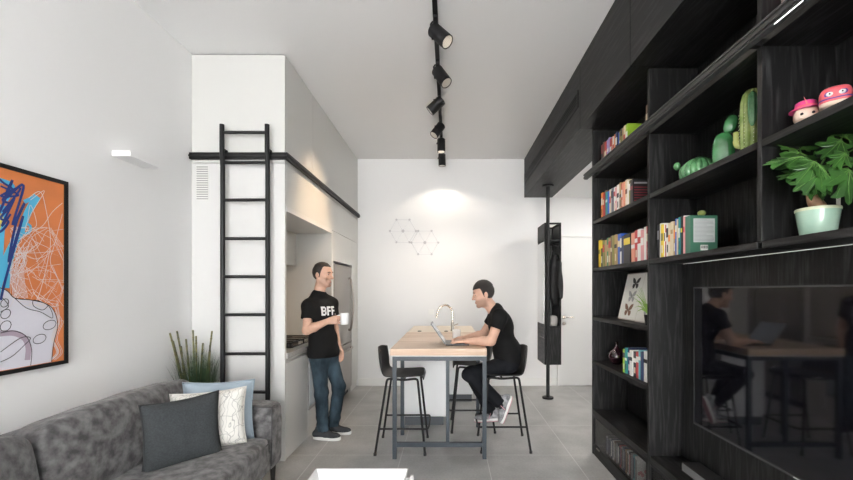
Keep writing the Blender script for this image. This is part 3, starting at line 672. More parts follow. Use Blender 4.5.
c = P(431, 312, YB-.004); so2 = M().box(c.x-.04, c.x+.04, YB-.010, YB-.001, c.z-.04, c.z+.04).obj('wall_socket', mat('white_trim', (.82, .82, .80), .4), None, bevel=.003)
tag(so2, 'white wall socket on the back wall behind the tap', 'socket')

# ================================================================== CEILING TRACK LIGHTS
TRX = -.10; TRZ = ZC-.035
tag(M().box(TRX-.018, TRX+.018, 1.6, 6.12, TRZ, ZC-.001).obj('track', BLACKM, None, bevel=.003), 'long black ceiling track that carries the spotlights', 'track')
GLOW = mat('lamp_filament_glow', (1, .95, .85), .3, emit=(1, .86, .66), emit_s=9)
REFL = mat('lamp_reflector', (.75, .7, .62), .15, metal=1)
def spot(y, drop, axis, label, power, size=1.2, blend=.5, lc=(1, .88, .74)):
    base = Vector((TRX, y, TRZ)); o = thing('spotlight', label, 'lamp', base, 'black spotlights on the ceiling track')
    ax = Vector(axis).normalized(); r = .052; L = .17; c = Vector((TRX+(.036 if ax.x > .3 else -.034 if ax.x < -.3 else 0), y, TRZ-drop))
    M().box(TRX-.015, TRX+.015, y-.05, y+.05, TRZ-.022, TRZ-.001).obj('adapter', BLACKM, o, bevel=.002)
    sd = Vector((0, 1, 0)).cross(ax).normalized()
    g = M(); tp = Vector((TRX-.02, y, TRZ-.02)); e = c-ax*.02-sd*(r+.008)*(1 if sd.x > 0 else -1)
    g.tube([tp, Vector((TRX-.035, y, TRZ-.04)) , e, e+sd*.012*(1 if sd.x > 0 else -1)], .006, 8); g.tube([tp+Vector((.028, 0, 0)), c-ax*(L/2-.02)], .006, 8)
    g.obj('bracket', BLACKM, o, smooth=50)
    a0, a1 = c-ax*L/2, c+ax*L/2
    q = ax.to_track_quat('Z', 'Y').to_matrix()
    mm = M().lathe([(0, 0), (r*.93, 0), (r, .004), (r, L), (r-.006, L), (r-.008, L-.025), (0, L-.026)], (0, 0, 0), 28); mm.v = [a0+q@p for p in mm.v]
    mm.obj('lamp_body', BLACKM, o, smooth=40)
    mm = M().lathe([(r-.007, -.002), (.03, -.022), (.02, -.0235)], (0, 0, 0), 24); mm.v = [a1+q@p for p in mm.v]; mm.obj('reflector', REFL, o, smooth=40)
    mm = M().lathe([(.024, -.012), (.016, -.008), (0, -.006)], (0, 0, 0), 20); mm.v = [a1+q@p for p in mm.v]; mm.obj('bulb', GLOW, o, smooth=60)
    ld = bpy.data.lights.new('spot_lamp', 'SPOT'); ld.energy = power; ld.color = lc; ld.spot_size = size; ld.spot_blend = blend; ld.shadow_soft_size = .03
    lo = bpy.data.objects.new('spot_lamp', ld); COL.objects.link(lo); lo.parent = o; lo.location = a1+ax*.012-base; lo.rotation_euler = (-ax).to_track_quat('Z', 'Y').to_euler()
spot(2.94, .125, (.62, -.30, -.72), 'black track spotlight nearest the viewer, tilted right', 14, 1.2)
spot(3.50, .125, (.50, -.28, -.80), 'second black track spotlight from the viewer, tilted right', 14, 1.2)
spot(4.09, .105, (-1.27, .12, -1.12), 'third black track spotlight from the viewer, back turned, tilted left', 85, .9, .9, (1, .70, .42))
spot(4.73, .10, (-1.0, -.5, -1.5), 'fourth black track spotlight from the viewer, glowing lens tilted left', 60, 1.0, .9, (1, .70, .42))
spot(5.19, .115, (0, -.06, -1), 'fifth black track spotlight from the viewer, pointing straight down', 45, 2.0)
spot(5.76, .115, (.02, .02, -1), 'black track spotlight farthest from the viewer, against the back wall', 16, 2.3, .35)


# ================================================================== BLACK BOOKCASE WALL
BX, BB, BN, BF = 1.29, 1.60, .66, 3.61          # front plane, back plane, near end, far end
SB, SCC, SD, SE, SF = 2.085, 1.665, 1.230, .84, .40
ST = 2.50
bk = thing('bookcase', 'large built-in black oak bookcase with a television niche along the right wall', 'bookcase', (BX, 2.1, 0))
M().box(BX, BB+.02, BF-.028, BF, 0, 2.895).obj('side_panel', BWOOD, bk, bevel=.002)
M().box(BX, BB+.02, BN, BN+.028, 0, 2.895).obj('side_panel', BWOOD, bk, bevel=.002)
M().box(BB, BB+.02, BN+.03, BF-.03, .0, 2.895).obj('back_panel', BWOOD, bk)
D1a, D1b = 2.575, 2.603; D2a, D2b = 1.650, 1.675
M().box(BX, BB, D1a, D1b, .0, 2.895).obj('divider', BWOOD, bk, bevel=.0015)
M().box(BX, BB, D2a, D2b, SCC, 2.895).obj('divider', BWOOD, bk, bevel=.0015)
c1 = (D1b, BF-.028); c2 = (D2b, D1a); c3 = (BN+.028, D2a)
for zt in (ST, SB, SCC):
    for (a, b) in (c1, c2, c3): M().box(BX, BB, a+.0005, b-.0005, zt-.03, zt).obj('shelf', BWOODH, bk, bevel=.0015)
for zt in (SD, SE, SF): M().box(BX, BB, c1[0]+.0005, c1[1]-.0005, zt-(.03 if zt != SF else .045), zt).obj('shelf', BWOODH, bk, bevel=.0015)
# television niche
M().box(1.50, 1.52, BN+.03, D1a-.0005, SF, SCC-.031).obj('niche_back', BWOOD, bk)
M().box(BX, BB, BN+.03, D1a-.0005, SF-.045, SF-.001).obj('niche_floor', BWOODH, bk, bevel=.0015)
M().box(BX+.004, BB, BN+.03, BF-.03, 0, .075).obj('plinth', BWOODH, bk, bevel=.0015)
for a, b in (c1, c2, c3):
    f = M().box(BX+.001, BX+.018, a+.002, b-.002, .078, .098).box(BX+.001, BX+.018, a+.002, b-.002, SF-.065, SF-.048).box(BX+.001, BX+.018, a+.002, a+.018, .098, SF-.065).box(BX+.001, BX+.018, b-.018, b-.002, .098, SF-.065).obj('door_frame', BLACKM, bk)
    M().box(BX+.007, BX+.011, a+.018, b-.018, .098, SF-.065).obj('glass', CABGLASS, f)
    M().box(BX-.006, BX+.001, b-.16, b-.09, .083, .092).obj('pull', STEEL, f)
M().box(1.493, 1.498, BN+.05, 2.55, SCC-.034, SCC-.031).obj('glow_strip', mat('strip_glow', (1, 1, 1), .5, emit=(1, .97, .93), emit_s=.14), bk)
# overhead black cupboards and bulkhead
UX = 1.16
for i, (a, b, lb) in enumerate(((BN, 1.60, 'black oak overhead cupboard closest to the viewer'), (1.603, 2.56, 'black oak overhead cupboard above the television niche and cacti'), (2.563, 3.54, 'black oak overhead cupboard above the far bookcase column'))):
    o = thing('overhead_cupboard', lb, 'cupboard', (UX, a, 2.90), 'black cupboards over the bookcase')
    M().box(UX+.02, BB+.02, a, b, 2.90, ZC-.004).obj('cupboard_body', BWOODH, o)
    M().box(UX, UX+.019, a+.001, b-.002, 2.90, ZC-.004).obj('door', BWOODX, o, bevel=.001)
o = thing('bulkhead', 'black oak bulkhead with a long air slot over the hall opening', 'bulkhead', (UX, 4.9, 2.90))
M().box(UX, 1.588, 3.543, YB-.003, 2.90, ZC-.004).obj('bulkhead_box', BWOODX, o, bevel=.001)
M().box(UX-.010, UX, 3.58, 6.12, 3.105, 3.13).box(UX-.010, UX, 3.58, 6.12, 3.235, 3.26).box(UX-.010, UX, 3.58, 3.605, 3.13, 3.235).box(UX-.010, UX, 6.095, 6.12, 3.13, 3.235).obj('vent_frame', BWOODX, o, bevel=.001)
g = M()
for k in range(4): g.box(UX-.008, UX, 3.605, 6.095, 3.137+k*.026, 3.150+k*.026)
M().box(UX-.002, UX, 3.605, 6.095, 3.13, 3.235).obj('vent_recess', mat('vent_black', (.003, .003, .003), .8), o)
g.obj('vent_slats', BLACKM, o)
# ladder rail on the bookcase
o = thing('ladder_rail', 'black metal ladder rail running along the front of the bookcase', 'rail', (1.22, 2.1, 2.475))
RG = mat('rail_dark_grey', (.040, .040, .041), .5)
M().box(1.205, 1.235, .66, 3.57, 2.452, 2.505).obj('rail_bar', RG, o, bevel=.003)
M().box(1.198, 1.206, .66, 3.57, 2.462, 2.470).box(1.198, 1.206, .66, 3.57, 2.488, 2.496).obj('rail_lips', RG, o, bevel=.001)
g = M()
for y in (.9, 1.66, 2.59, 3.5): M().box(1.234, BX-.0005, y-.012, y+.012, 2.472, 2.498).obj('rail_bracket', BLACKM, o)
M().box(1.206, 1.2095, 1.365, 1.485, 2.4495, 2.452).obj('glow_strip', mat('rail_highlight', (1, 1, 1), .5, emit=(1, 1, 1), emit_s=1.5), o)  # bright highlight on the rail's lower edge, made as a glowing strip

# ------------------------------------------------------------------ television
o = thing('television', 'large flat black television in the bookcase niche', 'television', (1.46, 1.66, .67))
M().box(1.462, 1.499, .945, 2.39, .668, 1.484).obj('tv_body', mat('tv_black', (.006, .006, .006), .35), o, bevel=.003)
M().box(1.4605, 1.4635, .955, 2.382, .684, 1.476).obj('screen', mat('tv_screen', (.004, .004, .006), .05, spec=.7), o)
M().box(1.4595, 1.464, .946, 2.389, .668, .676).box(1.4595, 1.464, 2.383, 2.39, .676, 1.484).box(1.4595, 1.464, .946, 2.39, 1.477, 1.484).obj('bezel', mat('tv_bezel', (.06, .06, .062), .3), o)
M().box(1.4585, 1.4600, 1.635, 1.695, .6695, .674).obj('logo_plate', mat('logo_silver', (.7, .7, .7), .3), o)
o = thing('soundbar', 'low grey-fronted soundbar under the television', 'soundbar', (1.42, 1.6, SF))
M().box(1.375, 1.475, 1.0, 2.36, SF+.001, SF+.052).obj('soundbar_body', mat('soundbar_black', (.012, .012, .013), .5), o, bevel=.004)
M().box(1.370, 1.3755, 1.01, 2.352, SF+.006, SF+.048).obj('grille', mat('soundbar_grille', (.16, .16, .165), .5, bump=.3, bump_scale=900), o)

# ------------------------------------------------------------------ books
PAL = dict(red=(.52, .05, .05), orange=(.80, .27, .06), white=(.78, .77, .73), cream=(.70, .60, .42), black=(.018, .018, .02), yellow=(.80, .60, .06), blue=(.03, .12, .55), navy=(.02, .035, .11), teal=(.02, .26, .26), green=(.06, .22, .09), lime=(.33, .55, .04), lilac=(.38, .30, .60), pink=(.72, .32, .33), brown=(.16, .08, .05), grey=(.30, .30, .31), tan=(.42, .28, .13), maroon=(.20, .03, .04), salmon=(.75, .33, .22), olive=(.24, .22, .06), aqua=(.16, .45, .50))
BM = {k: mat('book_'+k, v, .45) for k, v in PAL.items()}
PG = mat('book_pages', (.68, .63, .52), .9)
ORD = 'first second third fourth fifth sixth seventh eighth ninth tenth eleventh twelfth thirteenth fourteenth fifteenth sixteenth seventeenth eighteenth nineteenth'.split()
def book(x0, depth, ya, yb, z, h, col, band, label, group, bx=0):
    """a book standing with its spine towards the room (-X); boards, spine, page block and a title band"""
    t = min(.0022, (yb-ya)*.2); x1 = x0+depth; r = bx
    m = M().box(x0, x0+t, ya, yb, z, z+h).box(x0+t, x1, ya, ya+t, z, z+h).box(x0+t, x1, yb-t, yb, z, z+h)
    o = tag(m.obj('book', BM[col], None), label, 'book', group)
    M().box(x0+t, x1-.004, ya+t, yb-t, z+.003, z+h-.004).obj('page_block', PG, o)
    if band:
        b0 = z+h*random.uniform(.45, .66); M().box(x0-.0006, x0+t*.5, ya+.0004, yb-.0004, b0, b0+h*random.uniform(.1, .28)).obj('title_band', BM[band], o)
        if random.random() < .5: M().box(x0-.0005, x0+t*.5, ya+(yb-ya)*.3, yb-(yb-ya)*.3, z+h*.15, z+h*.38).obj('title_band', BM[random.choice(('white', 'black', 'cream'))], o)
    return o
def row(spec, y_far, y_near, x0, z, h0, h1, where, group):
    tot = sum(w for _, _, w in spec); y = y_far; n = len(spec); out = []
    for i, (c, b, w) in enumerate(spec):
        th = (y_far-y_near)*w/tot; yb = y; y -= th
        hh = h0+(h1-h0)*i/max(1, n-1)+random.uniform(-.012, .012)
        pos = 'leftmost' if i == 0 else '%s from the left' % ORD[i]
        out.append(book(x0+random.uniform(-.006, .006), random.uniform(.13, .16), y+.0006, yb-.0006, z+.0005, hh, c, b, '%s book, %s %s' % (c, pos, where), group))
    return out
row([('maroon', 'black', 1.2), ('brown', None, .8), ('red', 'cream', 1.2), ('lilac', 'white', 1.3), ('lilac', None, .8), ('red', 'white', 1), ('salmon', None, .8), ('white', 'red', .8), ('orange', None, .7), ('navy', 'white', 1), ('blue', None, .7), ('olive', 'cream', .8), ('black', 'olive', .9), ('tan', None, .8), ('cream', 'red', .8), ('lime', 'white', .9)],
    3.50, 3.0, 1.335, ST, .235, .205, 'on the top shelf behind the ladder rail', 'books on the top far shelf')
tag(book(1.345, .14, 2.70, 2.735, ST+.0005, .225, 'brown', 'cream', 'brown book standing alone by the divider on the top far shelf', 'books on the top far shelf'), 'brown book standing alone by the divider on the top far shelf', 'book')
row([('orange', 'white', .9), ('red', 'cream', .8), ('brown', None, 1), ('teal', 'white', .9), ('blue', None, .7), ('cream', 'red', .8), ('grey', 'black', 1), ('navy', None, .7), ('white', 'red', .9), ('pink', 'white', .8), ('white', 'black', 1), ('tan', 'black', .8), ('red', 'white', .9), ('salmon', None, .8), ('cream', 'brown', .9), ('white', None, .7), ('olive', 'white', .7)],
    3.50, 2.95, 1.335, SB, .222, .20, 'on the second shelf from the top', 'books on the second far shelf')
o = book(1.335, .155, 2.905, 2.948, SB+.0005, .19, 'black', 'maroon', 'dark book with red lines on its cover, rightmost on the second far shelf', 'books on the second far shelf')
g = M()
for k in range(6): g.box(1.345, 1.482, 2.9043, 2.9052, SB+.03+k*.019, SB+.038+k*.019)
g.obj('cover_lines', BM['maroon'], o); M().box(1.345, 1.482, 2.9043, 2.9052, SB+.155, SB+.167).obj('cover_title', BM['grey'], o)
row([('yellow', 'olive', 1), ('black', 'yellow', .8), ('olive', 'red', 1), ('tan', None, .9), ('green', 'tan', .9), ('tan', 'red', 1), ('brown', 'cream', .9), ('olive', None, .9), ('tan', 'black', 1)],
    3.555, 3.19, 1.335, SCC, .245, .235, 'in the left half of the third far shelf', 'books on the third far shelf')
o = book(1.345, .165, 3.125, 3.187, SCC+.0005, .245, 'blue', 'cream', 'large bright blue book in the middle of the third far shelf', 'books on the third far shelf')
row([('white', 'navy', .9), ('navy', None, 1), ('black', 'yellow', 2.2), ('salmon', 'white', 1.2), ('red', 'white', 1), ('white', 'red', 1), ('pink', 'white', .9), ('white', None, .8), ('red', 'cream', .8)],
    3.122, 2.66, 1.33, SCC, .205, .232, 'right of the blue book, third far shelf', 'books on the third far shelf')
row([('black', 'grey', 1.2), ('white', None, 1.3), ('yellow', 'olive', 1.5), ('white', 'black', .6), ('red', 'white', .9), ('white', 'black', 1.6), ('cream', 'orange', 1.2), ('cream', 'tan', 1.3), ('tan', 'orange', 1.0), ('blue', 'white', 1.1), ('cream', None, .6), ('navy', 'white', .9), ('teal', 'white', .8), ('black', 'yellow', .9), ('white', 'black', .7), ('pink', 'red', .7)],
    2.565, 2.262, 1.335, SCC, .212, .214, 'on the shelf over the television', 'books on the shelf over the television')
o = book(1.335, .150, 2.212, 2.260, SCC+.0005, .213, 'green', None, 'dark green book with a white text panel on its cover, over the television', 'books on the shelf over the television')
g1 = mat('book_forest', (.055, .17, .11), .4); o.data.materials[0] = g1
M().box(1.352, 1.470, 2.2112, 2.2122, SCC+.065, SCC+.196).obj('text_panel', mat('panel_grey', (.55, .57, .56), .6), o)
g = M()
for k in range(17): g.box(1.357, 1.465-(.04 if k in (5, 12, 16) else random.uniform(0, .006)), 2.2106, 2.2113, SCC+.072+k*.0072, SCC+.0745+k*.0072)
g.obj('text_lines', mat('text_grey', (.33, .35, .35), .6), o)
p_ = M().box(1.391, 1.432, 2.2112, 2.2122, SCC+.020, SCC+.050).obj('barcode_label', BM['white'], o)
g = M()
for k in range(14): g.box(1.394+k*.0026, 1.394+k*.0026+random.choice((.0009, .0016)), 2.2106, 2.2113, SCC+.030, SCC+.046)
g.obj('barcode', BM['black'], p_)
o = tag(M().ball((1.412, 2.235, SCC+.2140+.016), (.022, .020, .016), 18, 10).obj('cactus_ornament', mat('olive_ceramic', (.23, .28, .08), .4), None, smooth=60), 'small round olive ornament lying on top of the green book', 'ornament')
row([('lime', 'black', .7), ('teal', 'white', .8), ('navy', 'white', .9), ('white', 'black', .9), ('black', 'white', 1), ('red', 'white', .9), ('aqua', 'white', .8), ('navy', None, .7), ('white', 'black', 1), ('teal', 'white', .8)],
    3.06, 2.66, 1.335, SE, .185, .20, 'on the low shelf by the vase', 'books on the low shelf by the vase')
# film cases behind the glass door
y = 3.42; cols = ['grey', 'black', 'grey', 'navy', 'white', 'brown', 'grey', 'black', 'red', 'grey', 'navy', 'tan', 'white', 'black', 'grey', 'aqua', 'white']
for i, c in enumerate(cols):
    th = .030 if i < len(cols)-1 else .034; h = .150+.0026*i
    o = tag(M().box(1.345, 1.475, y-th+.003, y, .0755, .0755+h).obj('disc_case', BM[c], None, bevel=.001), '%s disc case, %s in the row behind the low glass door' % (c, 'leftmost' if i == 0 else ORD[i]+' from the left' if i < len(cols)-1 else 'rightmost'), 'case', 'disc cases behind the glass door')
    M().box(1.3443, 1.346, y-th+.007, y-.004, .0755+h*.12, .0755+h*.9).obj('case_sleeve', BM[random.choice(('grey', 'white', 'black', 'brown', 'pink', 'navy'))], o)
    if i == len(cols)-1:
        g = M()
        for q in range(9): g.ball((1.36+.012*q, y-th+.0025, .10+.085*random.random()), (.012, .001, .014), 10, 6)
        g.obj('flower_print', BM['pink'], o)
    y -= th+.003

# ------------------------------------------------------------------ butterfly pictures
def bfly_picture(ya, yb, x0, label, flies):
    o = thing('butterfly_picture', label, 'picture', (x0, (ya+yb)/2, SD), 'white pictures leaning in the bookcase')
    lean = math.radians(13); ux = Vector((0, -1, 0)); uz = Vector((math.sin(lean), 0, math.cos(lean))); nn = Vector((-math.cos(lean), 0, math.sin(lean)))
    W = yb-ya; H = .375; c = Vector((x0+.012, (ya+yb)/2, SD+.003))+uz*H/2
    M().obox(c, ux, uz, nn, W/2, H/2, .006).obj('board', mat('picture_edge', (.45, .42, .38), .6), o, bevel=.001)
    M().obox(c+nn*.0062, ux, uz, nn, W/2-.007, H/2-.007, .0006).obj('sheet', mat('picture_paper', (.66, .66, .62), .6), o)
    for (u, v, s_, cl) in flies:
        p = c+nn*.0075+ux*u+uz*v; g = M()
        def wing(pts):
            for sx in (1, -1): g.prism([p+ux*(sx*a*s_)+uz*(b*s_) for a, b in pts], nn*.0008)
        wing([(.04, .0), (.08, .25), (.50, .66), (1.08, .80), (1.05, .48), (.80, .10), (.30, -.05)]); wing([(.04, -.02), (.30, -.07), (.74, -.06), (.84, -.40), (.60, -.74), (.25, -.64), (.06, -.22)])
        fl = g.obj('butterfly', mat('fly_'+cl, PAL[cl], .6), o)
        M().ball(p+nn*.001, (.0012, s_*.07, s_*.45), 8, 6).obj('butterfly_body', BM['black'], fl)
    return o
bfly_picture(2.985, 3.30, 1.385, 'white picture of three butterflies leaning on the middle far shelf', ((.03, .105, .058, 'black'), (.01, .0, .058, 'grey'), (.0, -.108, .064, 'brown')))
bfly_picture(2.655, 2.968, 1.37, 'white butterfly picture beside the divider, half hidden by green blades', ((-.02, .08, .055, 'brown'), (0, -.09, .055, 'grey')))
o = thing('grass_plant', 'small green plant with long blades by the pictures on the shelf', 'plant', (1.335, 2.665, SD))
M().lathe([(.025, 0), (.034, .07), (.030, .07), (.028, .06), (0, .06)], (1.335, 2.665, SD+.001), 20).obj('pot', BLACKM, o, smooth=40)
g = M()
for k in range(16):
    yy = random.uniform(.06, .22); h = random.uniform(.03, .13); b0 = Vector((1.335, 2.665, SD+.06)); xx = random.uniform(-.035, .02)
    pts = [b0+Vector((xx*t, yy*t, .09*math.sin(t*1.5)+h*t-.07*t*t*(k % 3))) for t in (0, .25, .5, .75, 1)]; vs = []
    for i, p in enumerate(pts): wd = .0045*(1-(i/4)**2*.9); vs += [p-Vector((0, 0, wd)), p+Vector((.001, 0, wd))]
    g.add(vs, [(2*i, 2*i+1, 2*i+3, 2*i+2) for i in range(4)])
g.obj('blades', mat('fresh_blade', (.20, .36, .06), .5), o)
# dark vase
o = tag(M().lathe([(0, 0), (.03, 0), (.058, .025), (.068, .065), (.055, .108), (.022, .132), (.013, .15), (.012, .185), (.015, .19), (.010, .188), (.009, .15)], (1.425, 3.40, SE+.001), 32).obj('vase', mat('dark_glass', (.022, .006, .010), .06, coat=1), None, smooth=60), 'round dark glass vase with a thin neck on the low shelf', 'vase')

# ------------------------------------------------------------------ cactus ornaments
CG = mat('glazed_green', (.075, .26, .10), .18, coat=.6, noise_amt=.35, noise_scale=12, col2=(.16, .38, .17)); CG2 = mat('glazed_mid_green', (.05, .22, .07), .14, coat=.7, noise_amt=.3, noise_scale=10, col2=(.08, .30, .11)); CY = mat('glazed_yellow_green', (.26, .38, .09), .22, coat=.5, noise_amt=.25, noise_scale=14, col2=(.42, .50, .18)); CP = mat('cactus_pale', (.50, .55, .30), .4)
def ribbed(c, prof, nrib, amp, m, name, parent, R=None):
    vs = []; n = nrib*6; c = Vector(c)
    for r, z in prof:
        for j in range(n):
            a = 2*math.pi*j/n; k = 1+amp*(abs(math.cos(nrib*a/2))**.8-.6); q = Vector((r*k*math.cos(a), r*k*math.sin(a), z)); vs.append(c+(R@q if R else q))
    k = len(prof); fs = [(i*n+j, i*n+(j+1) % n, (i+1)*n+(j+1) % n, (i+1)*n+j) for i in range(k-1) for j in range(n)]+[tuple((k-1)*n+j for j in range(n)), tuple(range(n-1, -1, -1))]
    return M().add(vs, fs).obj(name, m, parent, smooth=70)
def dome(rx, h, n=14, belly=.45): return [(rx*(math.sin(math.pi*min(1, (.18+.82*i/n)))**.62), h*(i/n)) for i in range(n)]+[(rx*.06, h*.985)]
o = thing('cactus_ornament', 'low round ribbed green ceramic cactus, leftmost of three on the shelf', 'ornament', (1.43, 2.30, SB), 'ceramic cacti on the shelf')
ribbed((1.43, 2.29, SB+.001), dome(.098, .142), 18, .10, CG, 'barrel', o)
M().ball((1.36, 2.385, SB+.118), (.020, .020, .024), 14, 10).obj('bud', CG, o, smooth=60)
o = thing('cactus_ornament', 'smooth green ceramic prickly pear cactus with two paddles, middle of three', 'ornament', (1.43, 2.08, SB), 'ceramic cacti on the shelf')
RT = Matrix.Rotation(-.6, 3, 'Z')
M().soft((1.43, 2.085, SB+.100), (.050, .026, .100), 2.6, 12, R=RT).obj('paddle', CG2, o, smooth=80)
M().soft((1.452, 2.062, SB+.236), (.030, .018, .046), 2.4, 12, R=RT@Matrix.Rotation(.25, 3, 'Y')).obj('paddle', CG2, o, smooth=80)
o = thing('cactus_ornament', 'tall yellow-green ceramic column cactus with arms beside the divider', 'ornament', (1.43, 1.91, SB), 'ceramic cacti on the shelf')
ribbed((1.435, 1.895, SB+.001), [(.041, 0), (.044, .08), (.046, .2), (.044, .27), (.036, .305), (.022, .325), (.006, .333)], 9, .20, CY, 'column', o)
ribbed((1.402, 1.848, SB+.17), [(.006, -.03), (.013, -.01), (.017, .03), (.018, .08), (.015, .115), (.005, .128)], 7, .18, CG, 'arm', o)
M().tube(bez([(1.42, 1.935, SB+.075), (1.41, 1.952, SB+.085), (1.408, 1.960, SB+.115), (1.408, 1.962, SB+.155)], 6), [.014]*6+[.016]*6+[.013]*6+[.006], 12).obj('arm', mat('glazed_lemon', (.46, .50, .16), .25, coat=.5), o, smooth=60)
g = M(); rnd = random.Random(2)
for j in range(9):
    for k in range(16):
        a = 2*math.pi*j/9; r = .0525 if k < 12 else .046-.004*(k-12); g.ball((1.435+r*math.cos(a), 1.895+r*math.sin(a), SB+.02+k*.0175), .0022, 6, 4)
g.obj('spines', CP, o)

# ------------------------------------------------------------------ vinyl toys (plain stand-ins)
TOYS = dict(pink=(.75, .07, .26), coral=(.78, .13, .16), skin=(.78, .58, .47), purple=(.16, .07, .36), black=(.01, .01, .011), white=(.8, .8, .8))
TM = {k: mat('toy_'+k, v, .35) for k, v in TOYS.items()}
c = Vector((1.405, 1.575, SB)); fdir = math.radians(238); F_ = Vector((math.cos(fdir), math.sin(fdir), 0)); RQ = F_.to_track_quat('X', 'Z').to_matrix(); SDV = Vector((-F_.y, F_.x, 0))
o = thing('toy_figure', 'small toy figure with a big pale head and pink brimmed hat', 'toy', c, 'vinyl toys on the shelf')
M().soft(c+Vector((0, 0, .022)), (.016, .020, .0215), 3, 8, R=RQ).obj('body', TM['black'], o, smooth=80)
M().soft(c+Vector((0, 0, .066)), (.033, .038, .028), 3.2, 14, R=RQ).obj('head', TM['skin'], o, smooth=80)
M().lathe([(0, 0), (.052, -.004), (.053, -.001), (.036, .004), (.033, .026), (.026, .031), (0, .029)], c+Vector((0, 0, .088)), 28).obj('hat', TM['pink'], o, smooth=50)
M().lathe([(.0362, .004), (.0352, .011)], c+Vector((0, 0, .088)), 28).obj('hat_band', TM['coral'], o, smooth=50)
for s_ in (1, -1):
    M().ball(c+Vector((0, 0, .064))+F_*.031+SDV*.017*s_, .0055, 10, 8).obj('eye', TM['black'], o, smooth=60)
    M().ball(c+Vector((0, 0, .022))+F_*.008+SDV*.024*s_, .007, 10, 8).obj('hand', TM['skin'], o, smooth=60)
M().prism([c+Vector((0, 0, .092))+F_*.036+SDV*q for q in (-.004, .004)]+[c+Vector((0, 0, .128))+F_*.034-SDV*.012], F_*.003).obj('feather', TM['coral'], o)
c = Vector((1.425, 1.475, SB)); F_ = Vector((math.cos(math.radians(228)), math.sin(math.radians(228)), 0)); RQ = F_.to_track_quat('X', 'Z').to_matrix(); SDV = Vector((-F_.y, F_.x, 0))
o = thing('toy_figure', 'small toy figure in a coral and purple eye mask beside the hatted one', 'toy', c, 'vinyl toys on the shelf')
M().soft(c+Vector((0, 0, .024)), (.017, .021, .0235), 3, 8, R=RQ).obj('body', TM['purple'], o, smooth=80)
hc = c+Vector((0, 0, .086))
M().soft(hc, (.040, .046, .040), 3.0, 18, R=RQ).obj('head', TM['coral'], o, smooth=80)
M().soft(hc-Vector((0, 0, .024)), (.0385, .0445, .016), 3.0, 12, R=RQ).obj('chin', TM['skin'], o, smooth=80)
M().soft(hc-Vector((0, 0, .010)), (.0408, .0468, .0035), 4, 12, R=RQ).obj('mask_trim', TM['purple'], o, smooth=80)
for s_ in (1, -1):
    M().ball(hc+Vector((0, 0, .006))+F_*.034+SDV*.017*s_, (.0075, .0155, .0125), 12, 8, R=RQ).obj('mask_patch', TM['purple'], o, smooth=60)
    M().ball(hc+Vector((0, 0, .006))+F_*.0375+SDV*.017*s_, (.0062, .011, .0085), 12, 8, R=RQ).obj('eye_white', TM['white'], o, smooth=60)
    M().ball(hc+Vector((0, 0, .006))+F_*.0425+SDV*.017*s_, .003, 8, 6).obj('eye', TM['black'], o, smooth=60)
    M().ball(c+Vector((0, 0, .026))+F_*.006+SDV*.027*s_, .0085, 10, 8).obj('hand', TM['purple'], o, smooth=60)
o = tag(M().box(1.36, 1.44, 1.56, 1.64, ST+.0005, ST+.175).obj('patterned_box', mat('box_red_white', (.60, .10, .08), .5, noise_amt=.9, noise_scale=30, col2=(.8, .75, .7)), None, bevel=.004), 'small red and white patterned box on the top shelf above the rail', 'box')
M().box(1.357, 1.443, 1.557, 1.643, ST+.155, ST+.182).obj('lid', mat('box_lid', (.45, .07, .06), .5), o, bevel=.003)

# ------------------------------------------------------------------ potted plant on the shelf
o = thing('potted_plant', 'lobed-leaf plant with a thick stem in a pale green pot on the shelf', 'plant', (1.415, 1.535, SCC))
CEL = mat('celadon_glaze', (.36, .57, .44), .2, coat=.6, noise_amt=.15, noise_scale=6, col2=(.50, .67, .55)); pc = (1.415, 1.535, SCC+.001)
pt = M().lathe([(0, 0), (.050, 0), (.054, .006), (.063, .065), (.067, .096), (.069, .106), (.0675, .110), (.063, .106), (.060, .086), (0, .086)], pc, 36).obj('pot', CEL, o, smooth=50)
M().lathe([(.0682, .099), (.0693, .106), (.0675, .1105), (.0645, .108)], pc, 36).obj('pot_rim', mat('celadon_rim', (.55, .60, .42), .3), pt, smooth=60)
M().ball((1.415, 1.535, SCC+.092), (.057, .057, .008), 20, 8).obj('soil', mat('dark_soil', (.05, .035, .025), .9, bump=.5, bump_scale=150), o, smooth=60)
BR = mat('caudex_bark', (.32, .19, .11), .7, noise_amt=.3, noise_scale=40, bump=.4, bump_scale=80)
M().tube(bez([(1.42, 1.53, SCC+.09), (1.412, 1.53, SCC+.115), (1.394, 1.528, SCC+.140), (1.383, 1.525, SCC+.165), (1.378, 1.525, SCC+.19)], 6), [.030-.0007*i for i in range(25)], 14).obj('trunk', BR, o, smooth=60)
M().box(1.448, 1.453, 1.484, 1.496, SCC+.085, SCC+.145).obj('plant_tag', mat('tag_white', (.6, .6, .58), .5), o)
half = [(0, 0), (.06, .16), (-.05, .30), (.02, .42), (.22, .33), (.33, .52), (.50, .56), (.52, .36), (.46, .20), (.66, .26), (.80, .36), (.84, .22), (.78, .10), (.92, .07), (1.0, 0)]
LF = mat('leaf_green', (.020, .075, .013), .42, noise_amt=.35, noise_scale=9, col2=(.045, .14, .025)); LV = mat('leaf_vein', (.10, .22, .045), .5)
fol = M(); vein = M(); stem = M()
